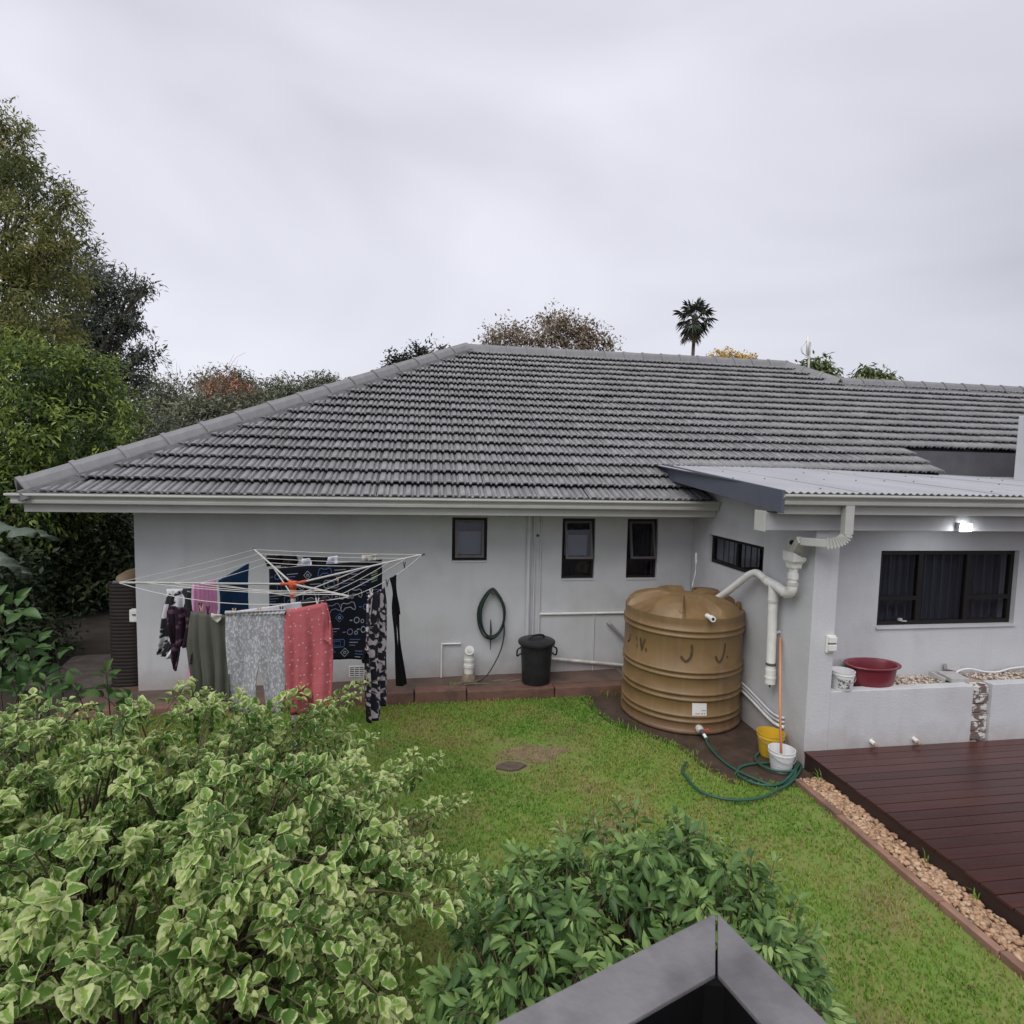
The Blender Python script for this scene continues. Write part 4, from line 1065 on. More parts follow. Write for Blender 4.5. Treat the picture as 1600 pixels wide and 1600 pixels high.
for T_ in (TIPL, TIPR, TIPB, TIPF):
    d = (T_-HUB)/np.linalg.norm(T_-HUB); b.tube([HUB+d*.03, HUB+d*.12], .014, 8)
b.build('hub', ORANGE, cl, smooth=40)
for T_ in (TIPL, TIPR, TIPB, TIPF):
    d = (T_-HUB)/np.linalg.norm(T_-HUB)
    b = MB(); b.tube([HUB+d*.08, T_], .009, 8); arm = b.build('arm', ALU, cl, smooth=40)
    b = MB(); b.tube([T_-d*.02, T_+d*.02], .014, 8); b.build('arm_cap', DKWALL, arm)
    low = HUB-np.array((0, 0, .12)); b = MB(); b.tube([low, HUB+(T_-HUB)*.5], .006, 7); b.build('strut', ALU, cl, smooth=40)
def ringpt(T_, f): return HUB+(T_-HUB)*f
def span(A, B, sag, n=14): return [A+(B-A)*t+np.array((0, 0, -4*sag*t*(1-t))) for t in np.linspace(0, 1, n)]
for f in (.99, .85, .71, .57):
    for (A, B), sag in (((TIPL, TIPF), .11 if f > .9 else .025), ((TIPF, TIPR), .05 if f > .9 else .015), ((TIPR, TIPB), .012), ((TIPB, TIPL), .012)):
        b = MB(); b.tube(span(ringpt(A, f), ringpt(B, f), sag), .0028, 5); b.build('line', LINE, cl)

# ------------------------------------------------------------------ laundry
def printmat(name, base, fg, scale, thr, soft=.02, kind='voronoi', stretch=(1, 1, 1), rough=.9, fg2=None):
    if name in MATS: return MATS[name]
    M = bpy.data.materials.new(name); M.use_nodes = True; t = M.node_tree; b = t.nodes['Principled BSDF']; b.inputs['Roughness'].default_value = rough; b.inputs['Specular IOR Level'].default_value = .15
    uv = t.nodes.new('ShaderNodeUVMap'); mp_ = t.nodes.new('ShaderNodeMapping'); mp_.inputs['Scale'].default_value = stretch
    t.links.new(uv.outputs[0], mp_.inputs[0]); vec = mp_.outputs[0]
    nz = t.nodes.new('ShaderNodeTexNoise'); nz.inputs['Scale'].default_value = scale*.8; t.links.new(vec, nz.inputs['Vector'])
    if kind == 'voronoi':
        ds = t.nodes.new('ShaderNodeMix'); ds.data_type = 'RGBA'; ds.inputs[0].default_value = .06
        t.links.new(vec, ds.inputs[6]); t.links.new(nz.outputs['Color'], ds.inputs[7])
        vo = t.nodes.new('ShaderNodeTexVoronoi'); vo.inputs['Scale'].default_value = scale; t.links.new(ds.outputs[2], vo.inputs['Vector']); val = vo.outputs['Distance']
    elif kind == 'dots':
        vo = t.nodes.new('ShaderNodeTexVoronoi'); vo.voronoi_dimensions = '2D'; vo.inputs['Scale'].default_value = scale; t.links.new(vec, vo.inputs['Vector']); val = vo.outputs['Distance']
    else:
        nz.inputs['Scale'].default_value = scale; nz.inputs['Detail'].default_value = 1.5; nz.inputs['Distortion'].default_value = 1.2; val = nz.outputs[0]
    r = t.nodes.new('ShaderNodeValToRGB'); r.color_ramp.elements[0].position = thr-soft; r.color_ramp.elements[1].position = thr+soft
    r.color_ramp.elements[0].color = (*fg, 1); r.color_ramp.elements[1].color = (*base, 1)
    t.links.new(val, r.inputs[0]); t.links.new(r.outputs[0], b.inputs['Base Color'])
    nb = t.nodes.new('ShaderNodeTexNoise'); nb.inputs['Scale'].default_value = 14; t.links.new(uv.outputs[0], nb.inputs['Vector'])
    bp = t.nodes.new('ShaderNodeBump'); bp.inputs['Strength'].default_value = .35; bp.inputs['Distance'].default_value = .02; t.links.new(nb.outputs[0], bp.inputs['Height']); t.links.new(bp.outputs[0], b.inputs['Normal'])
    MATS[name] = M; return M
def cloth(rows, A, B, m_, name, parent=None, folds=(.018, 4, 0.), off=0., ns=30, nt=26, wave=.6, thick=.007, ret=False):
    """rows: (uL,vL,uR,vR) top to bottom in the photo, laid on the upright plane through line A-B; off shifts the plane towards the viewer."""
    d = np.array(B)-np.array(A); n = np.array((-d[1], d[0], 0.)); n /= np.linalg.norm(n)
    if n@(CAM-np.array(A)) < 0: n = -n
    P0 = np.array(A)+n*off
    Lp = [atP(r[0], r[1], P0, n) for r in rows]; Rp = [atP(r[2], r[3], P0, n) for r in rows]
    sg = [np.linalg.norm((Lp[i+1]+Rp[i+1]-Lp[i]-Rp[i])/2) for i in range(len(rows)-1)]; ts = np.concatenate([[0], np.cumsum(sg)/sum(sg)]); am, kf, ph = folds
    def S(s, t):
        i = min(max(int(np.searchsorted(ts, t, side='right'))-1, 0), len(rows)-2); f = (t-ts[i])/(ts[i+1]-ts[i])
        a = Lp[i]*(1-f)+Lp[i+1]*f; c_ = Rp[i]*(1-f)+Rp[i+1]*f
        p = a*(1-s)+c_*s
        env = .25+.75*min(1, t*1.6)
        dsp = 1.5*am*env*(math.sin(2*math.pi*kf*s+ph+wave*t*2)+.45*math.sin(2*math.pi*kf*2.3*s+ph*2+1.3*t)) + .01*math.sin(5*t+3*s)
        return p+n*dsp
    V = [S(i/ns, j/nt) for j in range(nt+1) for i in range(ns+1)]
    F = [(j*(ns+1)+i, j*(ns+1)+i+1, (j+1)*(ns+1)+i+1, (j+1)*(ns+1)+i) for j in range(nt) for i in range(ns)]
    w_ = np.linalg.norm(Rp[0]-Lp[0]); h_ = np.linalg.norm(Lp[-1]-Lp[0])
    uv = np.array([((i/ns)*w_, -(j/nt)*h_) for j in range(nt+1) for i in range(ns+1)])
    o = rawmesh(name, np.array(V), np.array(F), m_, parent, uv=uv, smooth=True)
    md = o.modifiers.new('thickness', 'SOLIDIFY'); md.thickness = thick; md.offset = -1
    return (o, S, n, w_, h_) if ret else o
PEG = mat('wood_peg', (.45, .33, .20), .7); PEGD = mat('dark_peg', (.05, .03, .04), .6)
def peg(p, m_, parent, d=(0, 0, 1)):
    b = MB(); p = np.array(p); b.obox(p+np.array((.004, 0, .0)), (.004, 0, 0), (0, .006, 0), (0.006, 0, .032)); b.obox(p-np.array((.005, 0, 0)), (.004, 0, 0), (0, .006, 0), (-.006, 0, .032))
    return b.build('peg', m_, parent)
def at_line(u, v, A, B, off=.02):
    d = np.array(B)-np.array(A); n = np.array((-d[1], d[0], 0.)); n /= np.linalg.norm(n)
    if n@(CAM-np.array(A)) < 0: n = -n
    return atP(u, v, np.array(A)+n*off, n)
LF = (ringpt(TIPL, .99), ringpt(TIPF, .99)); LF2 = (ringpt(TIPL, .80), ringpt(TIPF, .80)); FR = (ringpt(TIPF, .99), ringpt(TIPR, .99)); BR = (ringpt(TIPB, .90), ringpt(TIPR, .90)); BR1 = (TIPB, TIPR); LB = (ringpt(TIPL, .88), ringpt(TIPB, .88)); LB2 = (ringpt(TIPL, .77), ringpt(TIPB, .77))
def fabric(name, c, c2=None): return mat(name, c, .95, c2 or tuple(a*.85 for a in c), 6, .25, 300, spec=.12)
GRP = 'washing on the rotary line'
# olive shirt dress
t = tag(cloth([(300, 955, 352, 961), (297, 965, 357, 968), (296, 1010, 361, 1010), (302, 1060, 362, 1060), (300, 1108, 366, 1108)], *LF, fabric('olive_cloth', (.105, .108, .088)), 'olive_top', folds=(.016, 3, .4), off=.01), 'plain olive green top hanging left of the grey leaf-print trousers', 'top', GRP)
cloth([(331, 958, 347, 960), (333, 968, 345, 969), (337, 972, 342, 972.5)], *LF, fabric('pale_neck', (.50, .48, .44)), 'neck_lining', t, folds=(.002, 1, 0), off=.046, ns=6, nt=6)
# grey trousers: waist and two legs
GLP = printmat('grey_leaf_print', (.28, .28, .30), (.48, .48, .51), 42, .42, .10, stretch=(1.5, .8, 1))
t = tag(cloth([(354, 958, 401, 956.5), (354, 968, 401, 967), (356, 1010, 403, 1010), (358, 1042, 405, 1042), (359, 1060, 402, 1058), (362, 1112, 401, 1112)], *LF, GLP, 'leaf_print_trousers', folds=(.009, 1.2, 1.), off=.02, nt=40), 'grey trousers with pale leaf print hanging on the front line', 'trousers', GRP)
cloth([(400, 956.5, 446, 955), (400, 967, 446, 966), (402, 1010, 447, 1010), (404, 1042, 446, 1042), (410, 1058, 445, 1060), (415, 1112, 443, 1112)], *LF, GLP, 'leg', t, folds=(.009, 1.2, 2.6), off=.022, nt=40)
cloth([(353, 955, 447, 951.5), (354, 962, 446, 959)], *LF, fabric('waistband', (.42, .41, .42)), 'waistband', t, folds=(.006, 14, 0), off=.036, nt=4, ns=60)
# coral dress
t = tag(cloth([(447, 953, 509, 941), (446, 962, 512, 950), (446, 1000, 518, 985), (446, 1040, 519, 1030), (446, 1090, 518, 1085), (453, 1119, 518, 1112)], *LF, printmat('coral_dots', (.42, .11, .125), (.62, .45, .42), 17, .075, .02, 'dots'), 'coral_dress', folds=(.014, 2.3, 2.2), off=.02), 'coral red dress with tiny white dots hanging on the front line', 'dress', GRP)
cloth([(503, 941, 511, 942), (506, 962, 516, 965), (503, 998, 520, 1006), (506, 1000, 520, 1008)], *LF, MATS['coral_dots'], 'sleeve', t, folds=(.006, 1, .2), off=.055, ns=10)
# purple black top
t = tag(cloth([(266, 946, 297, 950), (264, 956, 302, 958), (268, 985, 300, 985), (270, 1010, 297, 1010)], *LF, printmat('purple_print', (.022, .012, .02), (.10, .05, .08), 18, .30, .06), 'dark_purple_top', folds=(.02, 2.5, .8), off=.015), 'dark purple patterned top bunched at the left end of the front line', 'top', GRP)
cloth([(270, 1005, 282, 1005), (270, 1030, 280, 1030), (271, 1046, 278, 1047)], *LF, MATS['purple_print'], 'hanging_sleeve', t, folds=(.01, 1, .8), off=.02, ns=8)
cloth([(292, 1000, 301, 1000), (294, 1010, 302, 1015), (298, 1035, 301, 1036)], *LF, MATS['purple_print'], 'hanging_sleeve', t, folds=(.01, 1, .8), off=.02, ns=8)
# black and white dress (inner line)
BW = printmat('black_white_print', (.03, .03, .035), (.55, .55, .58), 9, .5, .02, 'noise')
t = tag(cloth([(262, 920, 299, 919), (263, 935, 297, 938), (258, 960, 298, 958), (252, 1000, 290, 1000), (247, 1022, 268, 1028)], *LF2, BW, 'monochrome_dress', folds=(.015, 2.5, .3), off=.0), 'black and white bold print dress hanging at the far left of the line', 'dress', GRP)
# white towel (inner line)
tag(cloth([(367, 955, 470, 940), (368, 962, 471, 948), (369, 985, 470, 975)], *LF2, fabric('white_cotton', (.66, .66, .70)), 'white_towel', folds=(.006, 2, .2), off=0.), 'white cloth on an inner line behind the coral dress', 'towel', GRP)
# pink and navy on the rear left side
tag(cloth([(301, 912, 336, 905), (300, 920, 338, 912), (298, 950, 341, 950), (298, 1010, 330, 1010), (296, 1068, 318, 1070)], *LB2, fabric('pink_cotton', (.78, .32, .56)), 'pink_dress', folds=(.014, 6, .2), off=0.), 'bright pink gathered dress hanging behind the olive top', 'dress', GRP)
tag(cloth([(340, 907, 388, 879), (340, 920, 388, 900), (341, 952, 389, 950), (342, 985, 389, 985)], *LB, fabric('navy_cotton', (.014, .045, .105)), 'navy_cloth', folds=(.008, 1.4, .6), off=.02), 'plain navy blue cloth hung diagonally left of the gaming print', 'cloth', GRP)
# gaming print sheet at the back
sh, S_, n_, w_, h_ = cloth([(421, 889, 597, 874), (422, 905, 597, 893), (423, 960, 596, 952), (423, 1030, 592, 1030)], *BR, fabric('black_cotton', (.007, .008, .013)), 'gaming_print_sheet', folds=(.008, 2, .4), off=.0, ns=44, nt=34, ret=True)
tag(sh, 'black sheet printed with blue game controller outlines hanging at the back', 'sheet', GRP)
BLU = [mat('print_blue', (.045, .09, .22), .9), mat('print_pale', (.20, .23, .28), .9), mat('print_lilac', (.12, .12, .21), .9), mat('print_lime', (.16, .24, .12), .9)]
pr = [MB() for _ in BLU]
def motif(cx_, cy_, pts, wd, k, closed=True, sc=1., rot=0.):
    P = [np.array((cx_+sc*(x*math.cos(rot)-y_*math.sin(rot)), cy_+sc*(x*math.sin(rot)+y_*math.cos(rot)))) for x, y_ in pts]
    n = len(P); V = []; rng = n
    for i in range(n):
        a = P[(i-1) % n] if (closed or i) else P[0]; c_ = P[(i+1) % n] if (closed or i < n-1) else P[-1]
        t = c_-a; t = t/(np.linalg.norm(t)+1e-9); q = np.array((-t[1], t[0]))*wd*.75
        for s_ in (1, -1):
            a2 = P[i]+s_*q; V.append(np.array(S_(min(.995, max(.005, a2[0]/w_)), min(.995, max(.005, a2[1]/h_))))+n_*.012)
    pr[k].add(V, [(2*i, 2*i+1, 2*((i+1) % n)+1, 2*((i+1) % n)) for i in range(n if closed else n-1)])
ctrl = [(-.08, -.03), (-.05, -.045), (-.02, -.03), (.02, -.03), (.05, -.045), (.08, -.03), (.095, .03), (.085, .06), (.06, .05), (.035, .02), (-.035, .02), (-.06, .05), (-.085, .06), (-.095, .03)]
pad = [(-.10, -.035), (-.085, -.05), (.085, -.05), (.10, -.035), (.10, .035), (.085, .05), (-.085, .05), (-.10, .035)]
scr = [(-.045, -.03), (.045, -.03), (.045, .03), (-.045, .03)]
circ = [(.03*math.cos(q), .03*math.sin(q)) for q in np.linspace(0, 2*math.pi, 13)[:-1]]
dia = [(0, -.045), (.045, 0), (0, .045), (-.045, 0)]
for i, gx in enumerate(np.arange(.09, w_-.05, .185)):
    for j, gy in enumerate(np.arange(.09, h_-.05, .125)):
        x_, y_ = gx+RNG.normal(0, .015)+(.09 if j % 2 else 0), gy+RNG.normal(0, .01)
        if x_ > w_-.1: continue
        r_ = int(RNG.integers(0, 7)); k = int(RNG.choice([0, 1, 2, 0, 1])); ro_ = RNG.normal(0, .15)
        if r_ in (0, 1): motif(x_, y_, ctrl, .0055, k, sc=.85, rot=ro_)
        elif r_ == 2: motif(x_, y_, pad, .005, k, sc=.8, rot=ro_); motif(x_, y_, scr, .004, k, sc=.8, rot=ro_)
        elif r_ == 3: motif(x_, y_, circ, .006, k); motif(x_+.07, y_+.01, circ, .005, 1, sc=.6); motif(x_-.05, y_, [(-.03, 0), (.0, 0)], .008, k, False)
        elif r_ == 4: motif(x_, y_, dia, .006, k); motif(x_, y_, circ, .005, 1, sc=.4)
        else:
            for q in range(3): motif(x_, y_-.03+q*.03, [(-.07, 0), (.06-.03*q, 0)], .005, (k+q) % 3, False)
for q in range(5): motif(w_-.09, .12+q*.022, [(-.03, .012), (.04, -.01)], .005, 3, False)
for k in range(4):
    if pr[k].v: stuff(pr[k].build('print', BLU[k], sh, recalc=False))
# small things along the back line
tag(cloth([(418, 868, 462, 867), (419, 874, 463, 876), (421, 884, 459, 885)], *BR1, fabric('black_jersey', (.012, .012, .014)), 'folded_black_shirt', folds=(.03, 1.5, .3), off=-.02, nt=10), 'black top folded over the back line, left of the other small items', 'top', GRP)
t = tag(cloth([(474, 870, 514, 869), (477, 878, 511, 878), (478, 900, 511, 900)], *BR1, fabric('black_jersey2', (.013, .013, .016)), 'black_underwear', folds=(.012, 1.5, .3), off=-.03, nt=10), 'small black garment in the middle of the back line', 'underwear', GRP)
tag(cloth([(473, 873, 484, 872), (472, 880, 488, 880), (474, 889, 487, 889)], *BR1, printmat('blue_sock_print', (.50, .53, .60), (.10, .16, .36), 30, .3, .05), 'printed_sock', folds=(.012, 1, .3), off=.03, nt=8, ns=10), 'pale blue printed sock pegged left of centre on the back line', 'sock', GRP)
tag(cloth([(514, 870, 528, 868), (511, 879, 529, 878), (512, 890, 527, 889)], *BR1, MATS['blue_sock_print'], 'printed_sock', folds=(.012, 1, 1.3), off=.03, nt=8, ns=10), 'pale blue printed sock pegged right of centre on the back line', 'sock', GRP)
tag(cloth([(566, 868, 589, 866), (567, 874, 588, 872), (569, 882, 586, 878)], *BR1, fabric('cream_cotton', (.52, .50, .45)), 'cream_cloth', folds=(.012, 2, .3), off=-.02, nt=8, ns=12), 'small cream cloth near the right end of the back line', 'cloth', GRP)
tag(cloth([(470, 938, 506, 933), (472, 944, 505, 940), (474, 962, 503, 955)], *LF2, fabric('charcoal', (.03, .03, .032)), 'charcoal_cloth', folds=(.01, 1, .3), off=-.08, nt=10), 'dark charcoal cloth just behind the coral dress neckline', 'cloth', GRP)
# floral trousers and black tights on the right side
FLO = printmat('floral_print', (.022, .022, .03), (.52, .45, .48), 13, .47, .025, 'noise')
t = tag(cloth([(574, 930, 593, 921), (570, 945, 594, 943), (566, 985, 594, 985), (566, 1020, 592, 1020), (571, 1070, 594, 1070), (571, 1105, 594, 1105), (573, 1130, 591, 1122)], *FR, FLO, 'floral_trousers', folds=(.022, 1.6, .4), off=.03, nt=44), 'long black trousers with pale floral print beside the black tights', 'trousers', GRP)
cloth([(587, 925, 600, 917), (588, 943, 604, 940), (588, 985, 606, 985), (587, 1025, 605, 1025), (590, 1060, 604, 1060), (592, 1104, 602, 1102)], *FR, FLO, 'leg', t, folds=(.016, 1.2, 2.4), off=.0, nt=40, ns=16)
cloth([(564, 1015, 574, 1018), (564, 1030, 573, 1034), (566, 1036, 571, 1037)], *FR, fabric('black_jersey2', (.013, .013, .016)), 'cuff', t, folds=(.01, 1, 0), off=.06, ns=8)
t = tag(cloth([(608, 903, 618, 898), (611, 930, 620, 930), (612, 960, 622, 960)], *FR, fabric('black_nylon', (.008, .008, .010)), 'black_tights', folds=(.006, 1, .4), off=.0, ns=10), 'pair of long thin black tights at the right of the line', 'tights', GRP)
cloth([(612, 958, 618, 958), (614, 1000, 621, 1000), (619, 1072, 628, 1072)], *FR, MATS['black_nylon'], 'leg', t, folds=(.004, 1, .4), off=.01, ns=8)
cloth([(617, 958, 622.5, 958), (620, 1000, 625.5, 1000), (627, 1070, 633, 1069)], *FR, MATS['black_nylon'], 'leg', t, folds=(.004, 1, 1.4), off=-.01, ns=8)
for u, v, ln_, m_, lab in ((315, 952, LF, PEG, 'wooden peg at the left shoulder of the olive top'), (325, 953, LF, PEGD, 'dark peg in the middle of the olive top neckline'), (313, 948, LF, PEGD, 'dark peg between the purple top and the olive top'), (366, 957, LF, PEG, 'wooden peg at the left of the grey trousers waistband'), (405, 956, LF, PEG, 'wooden peg in the middle of the grey trousers waistband'), (440, 954, LF, PEGD, 'dark peg where the grey trousers meet the coral dress'), (496, 941, LF, LINE, 'white peg on the neckline of the coral dress'), (508, 938, LF, PEGD, 'dark peg at the right shoulder of the coral dress'), (632, 883, FR, PEGD, 'dark peg on the empty line above the black tights'), (605, 911, FR, PEGD, 'dark peg between the floral trousers and the black tights'), (580, 927, FR, LINE, 'white peg holding the floral trousers waistband'), (528, 906, BR, PEG, 'wooden peg in front of the gaming print sheet'), (545, 905, BR, PEGD, 'dark peg in front of the gaming print sheet')):
    tag(peg(at_line(u, v, *ln_), m_, None), lab, 'peg', 'clothes pegs')

# ================================================================== VEGETATION
def basis(xd, nrm):
    """arrays (n,3): x = leaf direction, z = leaf normal made perpendicular"""
    xd = xd/np.linalg.norm(xd, axis=1, keepdims=True)
    nrm = nrm-xd*np.sum(xd*nrm, 1, keepdims=True)
    nrm = nrm/(np.linalg.norm(nrm, axis=1, keepdims=True)+1e-9)
    yd = np.cross(nrm, xd)
    return np.stack([xd, yd, nrm], 2)      # columns
def leaf_template(wd, rows, cup, curl, tooth=0.):
    V, UV = [], []
    for i, (t, w) in enumerate(rows):
        w = w*wd
        for s in (-1, -.5, 0, .5, 1):
            tt = t + (tooth*(1 if i % 2 else -1) if abs(s) == 1 and 0 < i < len(rows)-1 else 0)
            V.append((tt*math.cos(curl*t*.5), s*w, cup*abs(s)*w*1.6 - math.sin(curl*t)*t*.45)); UV.append(((s+1)/2, t))
    F = [(i*5+k, (i+1)*5+k, (i+1)*5+k+1, i*5+k+1) for i in range(len(rows)-1) for k in range(4)]
    return np.array(V), np.array(F), np.array(UV)
def scatter(tmpl, pos, B, size):
    V, F, UV = tmpl; n = len(pos)
    W_ = np.einsum('nij,kj->nki', B, V)*size[:, None, None]+pos[:, None, :]
    Ff = (F[None]+np.arange(n)[:, None, None]*len(V)).reshape(-1, F.shape[1])
    return W_.reshape(-1, 3), Ff, np.tile(UV, (n, 1))
def inpoly(x, y, poly):
    c = False; n = len(poly); j = n-1
    for i in range(n):
        if (poly[i][1] > y) != (poly[j][1] > y) and x < (poly[j][0]-poly[i][0])*(y-poly[i][1])/(poly[j][1]-poly[i][1])+poly[i][0]: c = not c
        j = i
    return c
def vnoise(x, y, s=0):
    return (math.sin(x*2.1+s)*math.cos(y*1.7-s*1.3)+.6*math.sin(x*4.7+y*3.9+s*2)+.35*math.sin(x*9.1-y*8.3+s))/1.95

# ---- grass
def grass():
    P = []
    area = [(a, c_) for a, c_ in LAWN]
    n = 130000
    X_ = RNG.uniform(-.2, 7.1, n); Y_ = -.64-RNG.random(n)**1.15*5.0
    keep = []
    for x_, y_ in zip(X_, Y_):
        u, v, w = proj((x_, y_, 0))
        if not (-60 < u < 1680 and v < 1650) or not inpoly(x_, y_, area): continue
        bare = vnoise(x_*1.3, y_*1.5, 2.)
        d2 = math.hypot((x_-4.75)/.55, (y_+2.0)/.30)
        if RNG.random() < .85-.6*d2+.25*vnoise(x_*5, y_*5, 9.): continue
        if math.hypot((x_-4.43)/.19, (y_+2.3)/.14) < 1: continue
        if bare > .55 and RNG.random() < .45: continue
        if x_ > 6.8 and y_ < -3.3 and RNG.random() < (x_-6.8)*1.8: continue
        keep.append((x_, y_, max(0, min(1, 1.25-.75*d2+.35*vnoise(x_*4, y_*4, 5.)))))
    K = np.array(keep); n = len(K)
    h = RNG.uniform(.018, .045, n)*(1-.25*K[:, 2]); wd = RNG.uniform(.0028, .0055, n); a = RNG.uniform(0, 2*np.pi, n); ln = RNG.uniform(.2, 1.05, n)
    dx, dy = np.cos(a), np.sin(a)
    b0 = np.stack([K[:, 0], K[:, 1], np.full(n, -.008)], 1)
    side = np.stack([-dy*wd, dx*wd, np.zeros(n)], 1)
    out_ = np.stack([dx, dy, np.zeros(n)], 1)
    m1 = b0+out_*(h*ln*.35)[:, None]+np.array((0, 0, 1))*(h*.65)[:, None]
    tip = b0+out_*(h*ln)[:, None]+np.array((0, 0, 1))*(h*(1.0-.25*ln))[:, None]
    V = np.stack([b0-side, b0+side, m1+side*.8, m1-side*.8, tip], 1).reshape(-1, 3)
    base = np.arange(n)[:, None]*5
    F = np.concatenate([base+np.array([[0, 1, 2]]), base+np.array([[0, 2, 3]]), base+np.array([[3, 2, 4]])])
    pn = np.array([vnoise(x_*.9, y_*1.1, .7) for x_, y_ in K[:, :2]]); fine = np.array([vnoise(x_*5, y_*5, 3.7) for x_, y_ in K[:, :2]])
    t = np.clip(.42-.5*pn-.18*fine+RNG.normal(0, .17, n)+.28*K[:, 2], 0, 1)
    t = np.where(RNG.random(n) < .05, RNG.uniform(.75, 1, n), t)
    o = rawmesh('grass', V, F, leafmat('grass_blades', [(.105, .245, .024), (.16, .325, .038), (.235, .36, .053), (.33, .345, .085), (.42, .32, .15)], .55, .4), tint=np.repeat(t, 5))
    stuff(o); o['label'] = 'short patchy green lawn grass in the back yard'; o['category'] = 'grass'
grass()
# weeds and tufts at the lawn edges
def tuft(c, n, h, spread):
    V, F = [], []
    for k in range(n):
        a = RNG.uniform(0, 6.28); l_ = h*RNG.uniform(.6, 1.2); q = RNG.uniform(.2, .8); p = np.array((c[0]+RNG.normal(0, spread), c[1]+RNG.normal(0, spread), c[2])); d = np.array((math.cos(a), math.sin(a), 0)); s_ = np.array((-d[1], d[0], 0))*.004
        m1 = p+d*l_*q*.4+np.array((0, 0, l_*.7)); tp = p+d*l_*q+np.array((0, 0, l_*(1-.3*q))); o_ = len(V)
        V += [p-s_, p+s_, m1+s_, m1-s_, tp]; F += [(o_, o_+1, o_+2), (o_, o_+2, o_+3), (o_+3, o_+2, o_+4)]
    return np.array(V), np.array(F)
Vt, Ft, nv = [], [], 0
for c_, n, h, s_ in (((7.33, -2.98, 0), 8, .16, .03), ((7.36, -4.15, .03), 4, .11, .01), ((7.36, -4.55, .03), 5, .10, .01), ((6.05, -.55, .0), 30, .10, .12), ((3.95, -.38, .1), 26, .06, .06), ((6.6, -2.9, 0), 30, .07, .12), ((5.9, -1.62, 0), 30, .07, .12), ((6.3, -2.2, 0), 26, .07, .1)):
    v_, f_ = tuft(c_, n, h, s_); Vt.append(v_); Ft.append(f_+nv); nv += len(v_)
o = rawmesh('weeds', np.vstack(Vt), np.vstack(Ft), MATS['grass_blades'], tint=np.full(nv, .35)); stuff(o); o['label'] = 'thin weeds and tufts along the lawn and deck edges'; o['category'] = 'weeds'

fl_p = [(x_, y_) for x_, y_ in zip(RNG.uniform(1.5, 7.0, 260), RNG.uniform(-5.5, -.7, 260)) if inpoly(x_, y_, LAWN)]
fV, fF, fT = [], [], []
for x_, y_ in fl_p:
    a = RNG.uniform(0, 6.28); l_ = RNG.uniform(.012, .03); d = np.array((math.cos(a), math.sin(a), RNG.normal(0, .25))); q = np.array((-math.sin(a), math.cos(a), RNG.normal(0, .25)))*.45; c_ = np.array((x_, y_, .034)); o_ = len(fV)
    fV += [c_-d*l_, c_+q*l_+np.array((0, 0, .004)), c_+d*l_, c_-q*l_+np.array((0, 0, .004))]; fF += [(o_, o_+1, o_+2), (o_, o_+2, o_+3)]; fT += [RNG.random()]*4
o = rawmesh('fallen_leaves', np.array(fV), np.array(fF), leafmat('dry_leaf', [(.07, .045, .025), (.16, .10, .05), (.25, .19, .08)], .8, .1), tint=np.array(fT)); stuff(o); o['label'] = 'small dry fallen leaves scattered on the lawn'; o['category'] = 'leaves'

